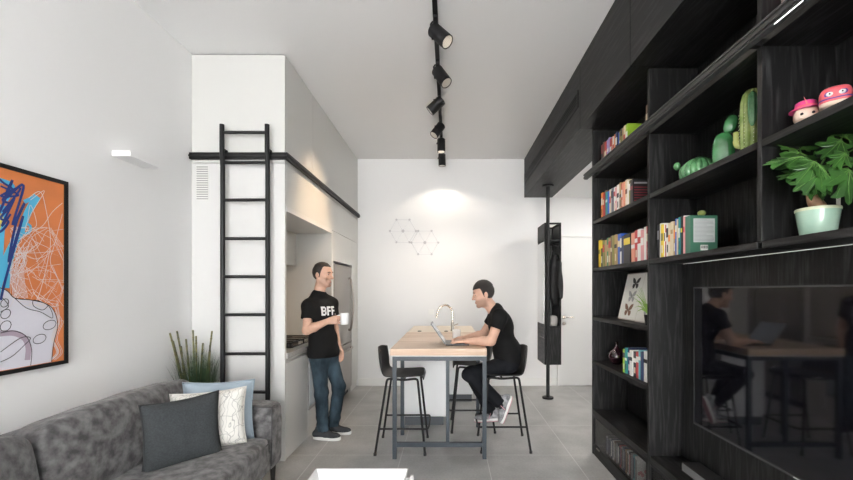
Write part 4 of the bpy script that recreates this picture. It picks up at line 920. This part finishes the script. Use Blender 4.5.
def leaf(base, tip, L_up, fold=.18, droop=.12, src=None):
    base, tip = Vector(base), Vector(tip); ax = (tip-base); L = ax.length; ax.normalize(); up = Vector(L_up); up = (up-ax*up.dot(ax)).normalized(); sd = ax.cross(up)
    def pt_(x, y): return base+ax*(x*L)+sd*(y*L*.95)+up*(-fold*abs(y)*L-droop*L*x*x+.03*L*math.sin(9*x+7*y))
    n = 8; mids = [(.0+.125*i, 0) for i in range(9)]
    for s_ in (1, -1):
        rim = [pt_(a, s_*b) for a, b in half]; c0 = pt_(.30, s_*.02); vs = [c0]+rim; fs = [(0, i, i+1) for i in range(1, len(rim))]+[(0, len(rim), 1)]
        fol.add(vs, fs)
        for (a, b) in ((.45, .48), (.05, .36), (.78, .28)): vein.tube([pt_(.06, 0)+up*.0012, pt_((a+.06)/2, s_*b*.45)+up*.0016, pt_(a, s_*b*.92)+up*.0012], [.0013, .0009, .0005], 5)
    vein.tube([pt_(x, 0)+up*.0014 for x in (0, .25, .5, .75, .96)], [.0017, .0015, .0012, .0009, .0005], 5)
    s0 = Vector(src or (1.375, 1.525, SCC+.20)); stem.tube(bez([s0, s0.lerp(base, .5)+Vector((0, 0, .018)), base], 5), .0024, 6)
def LP(x, y, d): return P(x, y, d)
UP = (-.35, -.75, .55)
leaf(LP(803, 157, 1.50), LP(762, 163, 1.55), (-.2, -.5, .85), .12, .10)
leaf(LP(800, 152, 1.58), LP(793, 170, 1.50), (-.5, -.8, .2), .2, .1)
leaf(LP(800, 150, 1.64), LP(813, 140, 1.66), (-.2, -.5, .8), .15, .05)
leaf(LP(797, 151, 1.62), LP(778, 143, 1.62), (-.2, -.6, .8), .15, .12)
leaf(LP(816, 161, 1.46), LP(797, 183, 1.44), (-.45, -.85, .35), .16, .10)
leaf(LP(818, 165, 1.44), LP(834, 180, 1.42), (.1, -.8, .55), .2, .1)
leaf(LP(806, 170, 1.52), LP(778, 178, 1.53), (-.2, -.6, .75), .2, .1)
leaf(LP(822, 172, 1.44), LP(794, 190, 1.44), (-.3, -.85, .45), .15, .1)
leaf(LP(813, 181, 1.45), LP(833, 194, 1.43), (-.1, -.9, .5), .15, .1)
leaf(LP(842, 140, 1.47), LP(822, 158, 1.46), (-.3, -.85, .45), .15, .1)
leaf(LP(842, 138, 1.50), LP(866, 128, 1.52), (-.1, -.8, .6), .15, .1)
leaf(LP(846, 153, 1.42), LP(834, 167, 1.40), (-.1, -.9, .45), .2, .1)
leaf(LP(848, 168, 1.42), LP(851, 204, 1.38), (-.1, -.95, .25), .18, .08)
leaf(LP(840, 172, 1.44), LP(820, 187, 1.42), (-.2, -.85, .5), .18, .08)
leaf(LP(850, 164, 1.46), LP(880, 160, 1.44), (.1, -.8, .6), .18, .08)
leaf(LP(862, 145, 1.50), LP(890, 150, 1.48), (.2, -.7, .7), .18, .08)
leaf(LP(815, 150, 1.66), LP(832, 148, 1.70), (-.1, -.5, .85), .18, .08)
leaf(LP(822, 184, 1.48), LP(803, 194, 1.46), (-.3, -.9, .3), .18, .08)
fo = fol.obj('foliage', LF, o, smooth=35); vein.obj('leaf_veins', LV, fo, smooth=60); stem.obj('leaf_stalks', LV, o, smooth=60)

# ================================================================== HALL: pole and coat cabinet
o = thing('coat_cabinet', 'black-framed coat cabinet with a mirror side hung on a floor-to-ceiling pole', 'cabinet', (1.345, 5.44, 0))
M().tube([(1.345, 5.44, .0), (1.345, 5.44, 2.899)], .024, 20).obj('pole', BLACKM, o, smooth=50)
for z in (0, 2.877): M().lathe([(.075, 0), (.075, .022), (0, .022)], (1.345, 5.44, z), 24).obj('flange', BLACKM, o, smooth=40)
ux0, ux1, uy0, uy1, uz0, uz1 = 1.31, 1.535, 5.47, 5.90, .45, 2.395
t_ = .022; g = M()
for x in (ux0, ux1-t_):
    for yy in (uy0, uy1-t_): g.box(x, x+t_, yy, yy+t_, uz0, uz1)
for z in (uz0, uz1-t_, .955, 2.14):
    g.box(ux0+t_, ux1-t_, uy0, uy0+t_, z, z+t_).box(ux0+t_, ux1-t_, uy1-t_, uy1, z, z+t_).box(ux0, ux0+t_, uy0+t_, uy1-t_, z, z+t_).box(ux1-t_, ux1, uy0+t_, uy1-t_, z, z+t_)
g.obj('metal_frame', BLACKM, o, bevel=.001)
M().box(ux0-.004, ux0+.003, uy0+t_, uy1-t_, 1.005, 2.138).obj('mirror', mat('mirror', (.92, .92, .92), .02, metal=1), o)
M().box(ux0-.003, ux0+.003, uy0+.002, uy1-.002, 2.17, 2.393).obj('top_band', BLACKM, o)
DKO = wood('charcoal_oak', (.035, .037, .040), (.075, .077, .08), (5, .8, 8), .5)
M().box(ux0-.005, ux0+.002, uy0+.002, uy1-.002, .815, 1.0).obj('drawer_front', DKO, o, bevel=.001)
M().box(ux0-.005, ux0+.002, uy0+.002, uy1-.002, .455, .810).obj('drawer_front', DKO, o, bevel=.001)
M().box(ux0+.002, ux1-.001, uy0-.002, uy0+.004, .47, .955).obj('front_panel', BWOOD, o)
M().box(ux0+.02, ux1-.02, uy0+.02, uy1-.02, .956, .966).obj('shelf', BWOODH, o)
M().box(ux0+.02, ux1-.004, uy1-.016, uy1-.006, .97, 2.37).obj('back_panel', mat('coat_back_grey', (.16, .16, .16), .6), o)
M().box(ux1-.010, ux1-.004, uy0+t_, uy1-t_, .97, 2.37).obj('side_panel', mat('coat_side_grey', (.13, .13, .13), .5), o)
M().tube([(ux0+.01, uy0+.10, 2.10), (ux1-.01, uy0+.10, 2.10)], .008, 10).obj('hanging_bar', BLACKM, o, smooth=50)
g = M()
for x in (1.39, 1.43, 1.47): g.tube(bez([(x, uy0+.10, 2.112), (x+.012, uy0+.085, 2.10), (x+.012, uy0+.07, 2.075), (x+.004, uy0+.05, 2.03), (x-.01, uy0+.045, 2.0)], 5), .0035, 6)
g.obj('hooks', CHROME, o, smooth=50)
jr = sdf_obj('jacket', [cap((1.475, 5.53, 1.97), (1.475, 5.55, 1.93), .018, .03), ell((1.475, 5.555, 1.80), (.062, .060, .16)), ell((1.48, 5.555, 1.52), (.075, .070, .27)), cap((1.515, 5.505, 1.84), (1.530, 5.475, 1.38), .040, .034), cap((1.43, 5.53, 1.80), (1.42, 5.525, 1.36), .030, .026)],
    mat('jacket_black', (.010, .010, .011), .7, bump=.3, bump_scale=60), None, .007, wr=lambda G: .006*np.sin(G[..., 0]*70+np.sin(G[..., 2]*9)*1.5))
tag(jr, 'black jacket hanging from the hooks of the coat cabinet', 'jacket')
bg = tag(M().soft((1.445, 5.56, 1.045), (.055, .055, .078), 4, 12, wob=.012).obj('bag', mat('grey_bag', (.42, .40, .38), .7, bump=.3, bump_scale=40), None, smooth=80), 'small pale grey bag on the shelf of the coat cabinet', 'bag')

# ================================================================== PEOPLE
SKIN = mat('skin', (.60, .37, .275), .5, spec=.35, noise_amt=.06, noise_scale=30); HAIR = mat('dark_hair', (.016, .012, .010), .55, bump=.6, bump_scale=260)

_n = SKIN.node_tree; _b = _n.nodes['Principled BSDF']; _l = _b.inputs['Base Color'].links[0]; _at = _n.nodes.new('ShaderNodeAttribute'); _at.attribute_name = 'stubble'
_mx = _n.nodes.new('ShaderNodeMix'); _mx.data_type = 'RGBA'; _mx.inputs['B'].default_value = (.20, .12, .095, 1); _n.links.new(_at.outputs['Fac'], _mx.inputs['Factor']); _n.links.new(_l.from_socket, _mx.inputs['A']); _n.links.new(_mx.outputs['Result'], _b.inputs['Base Color'])
def stubble(o, root, c, fr, amt):
    co = np.empty(len(o.data.vertices)*3); o.data.vertices.foreach_get('co', co); q = (co.reshape(-1, 3)+np.array(root.location)-np.array(c))@RM(fr)
    sm = lambda v, a, b: np.clip((v-a)/(b-a), 0, 1)
    m = sm(-q[:, 2], .026+.0, .052)*sm(q[:, 0]-.0+.25*(-.04-q[:, 2]), -.012, .012)*sm(q[:, 2], -.122, -.108)
    mo = np.exp(-((q[:, 2]+.050)/.012)**2)*sm(q[:, 0], .06, .08)*.8; m = np.maximum(m, mo)
    a = o.data.attributes.new('stubble', 'FLOAT', 'POINT'); a.data.foreach_set('value', (m*amt).astype(np.float32))
TEE = mat('black_cotton', (.0085, .0085, .009), .85, spec=.2, bump=.15, bump_scale=250); JEANS = mat('blue_denim', (.024, .043, .060), .8, spec=.2, noise_amt=.5, noise_scale=7, col2=(.058, .094, .122), bump=.2, bump_scale=300, stretch=(1, 1, .5))
TROUS = mat('black_trousers', (.008, .009, .012), .8, spec=.2, bump=.15, bump_scale=200); LIP = mat('lip', (.45, .20, .16), .5); EYEW = mat('eye_white', (.42, .40, .38), .3); IRIS = mat('iris', (.02, .012, .008), .15)
def frame(f, up):
    f = Vector(f).normalized(); u = Vector(up); u = (u-f*u.dot(f)).normalized(); s = f.cross(u).normalized(); return f, s, u      # s = the person's right
def RM(fr): return np.array([list(a) for a in fr]).T
def head_prims(c, fr):
    f, s, u = fr; R = RM(fr); W = lambda x, y, z: c+f*x+s*y+u*z
    pr = [ell(W(-.002, 0, .035), (.098, .077, .094), R, .02), ell(W(.028, 0, -.045), (.060, .056, .072), R, .03),
          cap(W(.070, -.010, -.098), W(.070, .010, -.098), .018, k=.015), cap(W(.086, -.034, .032), W(.086, .034, .032), .0095, k=.012),
          cap(W(.094, 0, .014), W(.110, 0, -.024), .0085, .0115, .010), ell(W(.087, 0, -.0635), (.0075, .021, .011), R, .010)]
    for y in (-1, 1):
        pr += [cap(W(-.005, y*.054, -.048), W(.060, y*.020, -.095), .019, .016, .02), ell(W(.064, y*.040, -.022), (.022, .018, .018), R, .015), ell(W(.101, y*.0115, -.029), (.011, .0075, .0075), R, .006),
               ell(W(-.012, y*.080, -.002), (.019, .009, .030), R, .006), cap(W(-.008, y*.079, -.028), W(-.006, y*.078, -.032), .009, k=.006)]
    sub = [ell(W(.104, y*.032, .010), (.020, .018, .0100), R) for y in (-1, 1)]+[ell(W(-.008, y*.090, -.002), (.010, .006, .017), R) for y in (-1, 1)]
    return pr, sub
def add_face(root, c, fr):
    f, s, u = fr; W = lambda x, y, z: c+f*x+s*y+u*z; R3 = Matrix([list(a) for a in fr]).transposed()
    for y in (-1, 1):
        e = M().ball(W(.0735, y*.031, .010), .0115, 14, 10).obj('eye', EYEW, root, smooth=80); M().ball(W(.0822, y*.0305, .0095), (.0040, .0062, .0062), 10, 8, R3).obj('iris', IRIS, e, smooth=80)
        M().ball(W(.0790, y*.031, .0160), (.0085, .0150, .0052), 12, 8, R3).obj('eyelid', SKIN, root, smooth=80)
        M().tube(bez([W(.094, y*.014, .029), W(.0955, y*.030, .035), W(.084, y*.048, .029)], 6), [.0022]+[.0038]*11+[.0015], 8).obj('eyebrow', HAIR, root, smooth=80)
    M().ball(W(.0915, 0, -.0605), (.0050, .019, .0036), 14, 8, R3).ball(W(.0908, 0, -.0685), (.0050, .016, .0042), 14, 8, R3).obj('lips', LIP, root, smooth=80)
def add_hair(root, c, fr, top=.010, front=.083, side=.0065):
    f, s, u = fr; R = RM(fr); W = lambda x, y, z: np.array(c+f*x+s*y+u*z); D = lambda x, y, z: np.array(f*x+s*y+u*z)
    A = ell(W(-.004, 0, .037), (.098+side, .077+side, .094+top), R, .012, cut=[(W(.095, 0, front-.012), D(-.10, 0, -.995))])
    B = ell(W(-.004, 0, .035), (.098+side, .077+side, .094+side), R, .012, cut=[(W(.012, 0, -.012), D(.573, 0, -.82)), (W(.022, 0, .03), D(.95, 0, -.30))])
    sdf_obj('hair', [A, B], HAIR, root, .004, wr=lambda G: .0012*np.sin(G[..., 0]*260)*np.sin(G[..., 2]*230+G[..., 1]*120), smooth_it=1)
def hand(w, d, pn, th, curls, thumb=(.8, .55, .25), sc=1.0):
    w, d, pn, th = Vector(w), Vector(d).normalized(), Vector(pn).normalized(), Vector(th).normalized(); pr = []
    ks = (.030, .010, -.010, -.028); Ls = ((.040, .025, .020), (.044, .029, .021), (.041, .027, .020), (.032, .020, .018))
    for i in range(4):
        kn = w+(d*(.088-.004*abs(i-1))+th*ks[i])*sc
        pr.append(cap(w+(d*.01+th*ks[i]*.55)*sc, kn, .0145*sc, .0115*sc, .010))
        p = kn; a = 0
        for j in range(3):
            a += math.radians(curls[j]); q = p+(d*math.cos(a)+pn*math.sin(a)+th*ks[i]*1.2)*Ls[i][j]*sc
            pr.append(cap(p, q, (.0093-.0008*j)*sc, (.0088-.0009*j)*sc, .0035)); p = q
    b = w+(d*.022+th*.020+pn*.006)*sc; m1 = b+(d*thumb[0]+th*thumb[1]+pn*thumb[2]).normalized()*.044*sc; m2 = m1+(d*thumb[0]+th*(thumb[1]-.35)+pn*(thumb[2]+.1)).normalized()*.030*sc; m3 = m2+(d*thumb[0]+th*(thumb[1]-.5)+pn*(thumb[2]+.15)).normalized()*.024*sc
    pr += [cap(b, m1, .015*sc, .0115*sc, .012), cap(m1, m2, .0105*sc, .0095*sc, .004), cap(m2, m3, .0095*sc, .0078*sc, .004)]
    return pr
def shoe(root, o, toe, up, up_m, sole_m, lace_m, accent=None, sc=1.0):
    x, y, z = frame(toe, up); o = Vector(o); R = RM((x, y, z)); W = lambda a, b, c_: o+(x*a+y*b+z*c_)*sc
    pr = [cap(W(-.050, 0, .050), W(.05, 0, .048), .036*sc, .040*sc, .02), ell(W(.120, 0, .038), (.085*sc, .045*sc, .030*sc), R, .03), cap(W(.02, 0, .075), W(.10, 0, .050), .026*sc, .024*sc, .02), cap(W(-.028, 0, .06), W(-.018, 0, .098), .036*sc, .037*sc, .02)]
    sh = sdf_obj('shoe', pr, up_m, root, .0045, planes=[(W(0, 0, .012), np.array(-z))])
    out = []
    for k in range(28):
        a = 2*math.pi*k/28; ca, sa = math.cos(a), math.sin(a); xx = .065+.142*(abs(ca)**.8)*(1 if ca > 0 else -1); wdt = .040+.008*max(0, ca)*(1-max(0, ca))*2; out.append((xx, wdt*(abs(sa)**.75)*(1 if sa > 0 else -1)))
    M().prism([W(a, b, .006 if accent else 0) for a, b in out], z*(.026 if accent else .030)*sc).obj('sole', sole_m, sh, bevel=.004)
    if accent: M().prism([W(a*.985+.001, b*.97, 0) for a, b in out], z*.0062*sc).obj('outsole', accent, sh)
    g = M()
    for k in range(4): a = .045+.022*k; g.tube(bez([W(a, -.026, .083-.011*k), W(a+.006, 0, .101-.013*k), W(a, .026, .083-.011*k)], 5), .0032, 6)
    g.tube(bez([W(.045, 0, .103), W(.035, -.03, .10), W(.05, -.046, .06), W(.06, -.045, .035)], 6), .003, 6); g.tube(bez([W(.045, 0, .103), W(.05, .03, .102), W(.065, .04, .075)], 6), .003, 6)
    g.obj('laces', lace_m, sh, smooth=60); return sh
def wrin(a, fx, fz): return lambda G: a*np.sin(G[..., 2]*fz+2.2*np.sin(G[..., 0]*fx)+1.3*np.sin(G[..., 1]*fx*.8))*np.sin(G[..., 0]*fx*.6+G[..., 1]*fx*.7)

# ------------------------------------------------------------------ standing man
p1 = thing('person', 'man in black t-shirt and blue jeans leaning on the kitchen counter, holding a white mug', 'person', (-1.24, 4.0, 0))
th = math.radians(38); ft = Vector((math.cos(th), -math.sin(th), 0)); tf = frame(ft, (0, 0, 1)); Rt = RM(tf)
tp = math.radians(22); pf = frame((math.cos(tp), -math.sin(tp), 0), (0, 0, 1)); Rp = RM(pf)
hf = frame((math.cos(.22), -math.sin(.22), -.03), (.03, 0, 1))
D0 = 4.02
pel, wai, che, nek, hed = P(324, 354, D0), P(323, 338, D0), P(321, 315, D0), P(318.5, 294, D0), P(322.5, 275.5, D0)
rs, re, rw = P(308.8, 306, 3.905), P(306.8, 330.5, 3.84), P(327.5, 321.3, 3.79)
ls, le, lw = P(331.5, 303.5, 4.13), P(334.5, 328, 4.20), P(338.6, 346, 4.13)
rh, rk, ra = P(318.5, 358, 3.95), P(321.5, 393, 3.95), P(322.0, 429, 3.95)
lh, lk, la = P(329.5, 358, 4.09), P(339.0, 387, 4.08), P(332.0, 425, 4.10)
def torso(g): return [ell(pel, (.115+g, .158+g, .12), Rp, .05), ell(wai, (.100+g, .140+g, .15), Rt, .05), ell(che, (.108+g, .160+g, .17), Rt, .05), cap(rs, ls, .052+g, k=.04), cap(P(318.5, 294.8, D0), rs, .054+g, .048+g, .03), cap(P(318.5, 294.8, D0), ls, .054+g, .048+g, .03)]
hp, hs = head_prims(hed, hf)
mugc = P(344.6, 319.0, 3.80)
body = torso(-.012)+[cap(nek-Vector((0, 0, .03)), hed+Vector((-.010, 0, -.055)), .058, .052, .02)]+hp
body += [cap(rs, re, .048, .041, .02), cap(re, re.lerp(rw, .35), .043, .043, .015), cap(re.lerp(rw, .35), rw, .043, .027, .015), cap(ls, le, .046, .040, .02), cap(le, lw, .041, .027, .015)]
body += hand(rw, (.95, .05, .12), (.15, .95, -.1), (-.1, .15, 1), (38, 75, 45), (.75, .45, .5))+hand(lw, (.22, .05, -1), (-.2, -.9, 0), (.85, -.35, .2), (18, 25, 20))
body += [cap(rh, rk, .066, .048, .03), cap(rk, ra, .048, .036, .02), cap(lh, lk, .066, .048, .03), cap(lk, la, .048, .036, .02)]
SOCK = mat('dark_sock', (.012, .013, .016), .9)
for a_, d_ in ((ra, Vector((.35, -.05, -1))), (la, Vector((.35, -.02, -1)))): sdf_obj('sock', [cap(a_+Vector((0, 0, .03)), a_+d_.normalized()*.05, .041, .036)], SOCK, p1, .006)
stubble(sdf_obj('body', body, SKIN, p1, .0042, subs=hs), p1, hed, hf, .40)
add_face(p1, hed, hf); add_hair(p1, hed, hf, .0055, .096, .004)
hem = P(322, 356.3, D0)
def sleeve(a, b, t, r0, r1): e = a.lerp(b, t); n = (b-a).normalized(); return cap(a, a.lerp(b, t+.25), r0, r1, .03, cut=[(np.array(e), np.array(n))])
tee = sdf_obj('t_shirt', torso(.008)+[ell(P(323.5, 350, D0), (.128, .168, .16), Rp, .05), sleeve(rs, re, .52, .064, .066), sleeve(ls, le, .55, .062, .062)], TEE, p1, .005, planes=[(np.array(hem), np.array((0, 0, -1.)))], wr=wrin(.0028, 24, 38))
jn = [ell(pel-Vector((0, 0, .01)), (.118, .160, .11), Rp, .05), cap(rh, rk, .084, .064, .04), cap(rk, ra+Vector((.01, 0, -.02)), .064, .058, .03), cap(lh, lk, .084, .064, .04), cap(lk, la+Vector((.01, 0, -.03)), .064, .058, .03)]
sdf_obj('jeans', jn, JEANS, p1, .005, planes=[(np.array((0, 0, .082)), np.array((0, 0, -1.)))], wr=lambda G: .004*np.sin(G[..., 2]*75+2*np.sin(G[..., 0]*20)+G[..., 1]*15)*np.clip(1.2-np.abs(G[..., 2]-.14)*9, 0, 1)+.003*np.sin(G[..., 2]*60+G[..., 0]*30)*np.clip(1-np.abs(G[..., 2]-.45)*7, 0, 1))
CANV = mat('dark_canvas', (.030, .034, .040), .8, bump=.2, bump_scale=400); SOLE = mat('white_rubber', (.75, .75, .73), .5); LACE = mat('black_lace', (.01, .01, .01), .8)
shoe(p1, (ra.x-.012, 3.945, .001), (1, -.14, 0), (0, 0, 1), CANV, SOLE, LACE); shoe(p1, (la.x-.004, 4.10, .001), (1, -.10, 0), (0, 0, 1), CANV, SOLE, LACE)
# chest lettering laid on the shirt
bmt = bmesh.new(); bmt.from_mesh(tee.data); off = Vector(p1.location); bmt.transform(Matrix.Translation(off)); bvh = BVHTree.FromBMesh(bmt); bmt.free()
LH = .088; st_ = .021
def letterB(x): return [(x, 0, st_, LH), (x+st_, 0, .026, .017), (x+st_, LH/2-.008, .026, .017), (x+st_, LH-.017, .026, .017), (x+.043, .010, .019, .030), (x+.043, LH-.041, .017, .031)], x+.071
def letterF(x): return [(x, 0, st_, LH), (x+st_, LH-.018, .033, .018), (x+st_, LH/2-.008, .027, .017)], x+.062
rects = []; x = 0
for fn in (letterB, letterF, letterF): r_, x = fn(x); rects += r_
rects.append((x-.004, 0, .014, .014)); x += .012
tx = -tf[1]; cz = P(329, 310.6, D0).z; g = M()
for (rx, ry, rw_, rh_) in rects:
    nx, ny = max(1, round(rw_/.006)), max(1, round(rh_/.006)); ids = []
    vs = []
    for j in range(ny+1):
        for i in range(nx+1):
            a = (rx+rw_*i/nx-x/2)*.86+.022; b = ry+rh_*j/ny-LH/2; o_ = Vector((che.x, che.y, cz+b))+tx*a+ft*.6
            h_, n_, _, _ = bvh.ray_cast(o_, -ft); vs.append((h_+ft*.0016) if h_ else o_-ft*.47)
    g.add(vs, [(j*(nx+1)+i, j*(nx+1)+i+1, (j+1)*(nx+1)+i+1, (j+1)*(nx+1)+i) for j in range(ny) for i in range(nx)])
q = g.obj('lettering', mat('print_white', (.78, .78, .78), .7), tee)
mug((mugc.x, mugc.y, mugc.z-.052), 'white mug in the hand of the standing man', math.radians(172), .042, .108)

# ------------------------------------------------------------------ seated man
p2 = thing('person', 'man in black t-shirt and black trousers seated on a bar stool typing on a laptop', 'person', (.52, 3.82, 0))
D0 = 3.82; ut = Vector((-.30, 0, .95)).normalized(); tf = frame((-.95, 0, -.30), ut); Rt = RM(tf); pf = frame((-1, 0, -.05), (0, 0, 1)); Rp = RM(pf); hf = frame((-.975, -.03, -.17), (-.17, 0, .98))
pel, wai, che, nek, hed = P(507.5, 359, D0), P(506, 346, D0), P(500.5, 325, D0), P(492.5, 309, D0), P(483.8, 294.8, D0)
ls, le, lw = P(500, 316.5, 3.655), P(491, 341.2, 3.60), P(466.5, 341.2, 3.68)
rs, re, rw = P(495.5, 315, 3.985), P(483, 334.5, 4.03), P(467, 337.2, 3.93)
lh, lk, la = P(508, 364.5, 3.735), P(469.5, 374.5, 3.70), P(499, 402, 3.69)
rh, rk, ra = P(508, 364.5, 3.905), P(470.5, 373.5, 3.89), P(489.5, 408.5, 3.85)
def torso(g): return [ell(pel, (.115+g, .165+g, .12), Rp, .05), ell(wai, (.108+g, .148+g, .15), Rt, .05), ell(che, (.112+g, .165+g, .16), Rt, .05), cap(rs, ls, .050+g, k=.04), cap(P(496, 310, D0), rs, .052+g, .050+g, .03), cap(P(496, 310, D0), ls, .052+g, .050+g, .03)]
hp, hs = head_prims(hed, hf)
body = torso(-.012)+[cap(nek+Vector((.015, 0, -.02)), hed+Vector((.025, 0, -.05)), .060, .052, .02)]+hp
body += [cap(ls, le, .050, .043, .02), cap(le, le.lerp(lw, .3), .043, .044, .015), cap(le.lerp(lw, .3), lw, .044, .026, .015), cap(rs, re, .050, .042, .02), cap(re, re.lerp(rw, .3), .042, .042, .015), cap(re.lerp(rw, .3), rw, .042, .026, .015)]
body += hand(lw+Vector((-.005, 0, .002)), (-.98, .18, -.06), (0, 0, -1), (0, 1, .1), (14, 30, 22), (.8, .5, .2))+hand(rw+Vector((-.005, 0, .004)), (-.98, -.12, -.10), (0, 0, -1), (0, -1, .1), (14, 30, 22), (.8, .5, .2))
body += [cap(lh, lk, .066, .048, .03), cap(lk, la, .046, .034, .02), cap(rh, rk, .066, .048, .03), cap(rk, ra, .046, .034, .02)]
for a_, b_ in ((la, P(503.5, 408, 3.69)), (ra, P(490.5, 415, 3.85))): sdf_obj('sock', [cap(a_+(a_-b_)*.5, b_, .039, .037)], SOCK, p2, .006)
stubble(sdf_obj('body', body, SKIN, p2, .0042, subs=hs), p2, hed, hf, .5)
add_face(p2, hed, hf); add_hair(p2, hed, hf, .016, .074)
hemc = P(505, 357, D0)
tee = sdf_obj('t_shirt', torso(.008)+[ell(P(507, 352, D0), (.125, .165, .12), Rp, .05), sleeve(ls, le, .50, .066, .066), sleeve(rs, re, .5, .064, .064)], TEE, p2, .005, planes=[(np.array(P(505, 362, D0)), np.array((.05, 0, -1.)))], wr=wrin(.0032, 22, 34))
tr = [ell(pel-Vector((0, 0, .01)), (.122, .168, .11), Rp, .05), cap(lh, lk, .087, .066, .04), cap(lk, la+(la-lk).normalized()*.06, .066, .056, .03, cut=[(np.array(P(501, 403, 3.69)), np.array((lk-la).normalized())*-1)]), cap(rh, rk, .087, .066, .04), cap(rk, ra+(ra-rk).normalized()*.06, .066, .056, .03, cut=[(np.array(P(491, 411, 3.85)), np.array((rk-ra).normalized())*-1)])]
sdf_obj('trousers', tr, TROUS, p2, .005, wr=wrin(.0030, 30, 40))
RUN = mat('runner_grey', (.20, .205, .22), .7, noise_amt=.4, noise_scale=25, col2=(.42, .42, .44)); PINK = mat('runner_pink', (.55, .27, .31), .6)
shoe(p2, P(510.2, 404, 3.69), (-.34, 0, -.94), (-.94, 0, .34), RUN, SOLE, PINK, PINK, .95); shoe(p2, P(494.5, 420.5, 3.85), (-.985, 0, -.06), (-.10, 0, 1), RUN, SOLE, PINK, PINK, .95)

# ================================================================== CAMERA, LIGHT
cd = bpy.data.cameras.new('camera'); cam = bpy.data.objects.new('camera', cd); COL.objects.link(cam); S.camera = cam
cam.location = (0, 0, CH); cam.rotation_euler = (math.pi/2, 0, 0); cd.sensor_width = 36; cd.lens = 36*400/853; cd.shift_x = -22.5/853; cd.shift_y = 51/853; cd.clip_start = .05
wd = bpy.data.worlds.new('overcast_sky'); S.world = wd; wd.use_nodes = True; bg_ = wd.node_tree.nodes['Background']; bg_.inputs['Color'].default_value = (1, .992, .982, 1); bg_.inputs['Strength'].default_value = 14.5
pl = bpy.data.lights.new('window_portal', 'AREA'); pl.shape = 'RECTANGLE'; pl.size = wx1-wx0; pl.size_y = 3.0; pl.cycles.is_portal = True
po = bpy.data.objects.new('window_portal', pl); COL.objects.link(po); po.location = ((wx0+wx1)/2, YF-.14, 1.55); po.rotation_euler = (-math.pi/2, 0, math.pi) if False else (math.pi/2, 0, math.pi)
# unseen fill lamp added to brighten the hall and back wall
o = thing('fill_downlight', 'added fill lamp in the hall ceiling, out of view', 'lamp', (2.3, 4.9, 2.90))
M().lathe([(.05, -.001), (.05, -.006), (.038, -.008), (.036, .0)], (2.3, 4.9, 2.90), 24).obj('trim_ring', WHITE, o, smooth=50); M().lathe([(.036, -.002), (0, -.002)], (2.3, 4.9, 2.90), 24).obj('bulb', GLOW, o)
ld = bpy.data.lights.new('hall_fill_lamp', 'AREA'); ld.shape = 'DISK'; ld.size = .5; ld.energy = 26; ld.color = (1, .97, .93); lo = bpy.data.objects.new('hall_fill_lamp', ld); COL.objects.link(lo); lo.location = (2.3, 4.9, 2.885)
S.view_settings.view_transform = 'Standard'; S.view_settings.look = 'None'; S.view_settings.exposure = 0.22; S.view_settings.gamma = 1; S.view_settings.use_curve_mapping = False
S.cycles.max_bounces = 12; S.cycles.diffuse_bounces = 8; S.cycles.transparent_max_bounces = 12; S.cycles.caustics_reflective = False; S.cycles.caustics_refractive = False; S.cycles.use_denoising = True
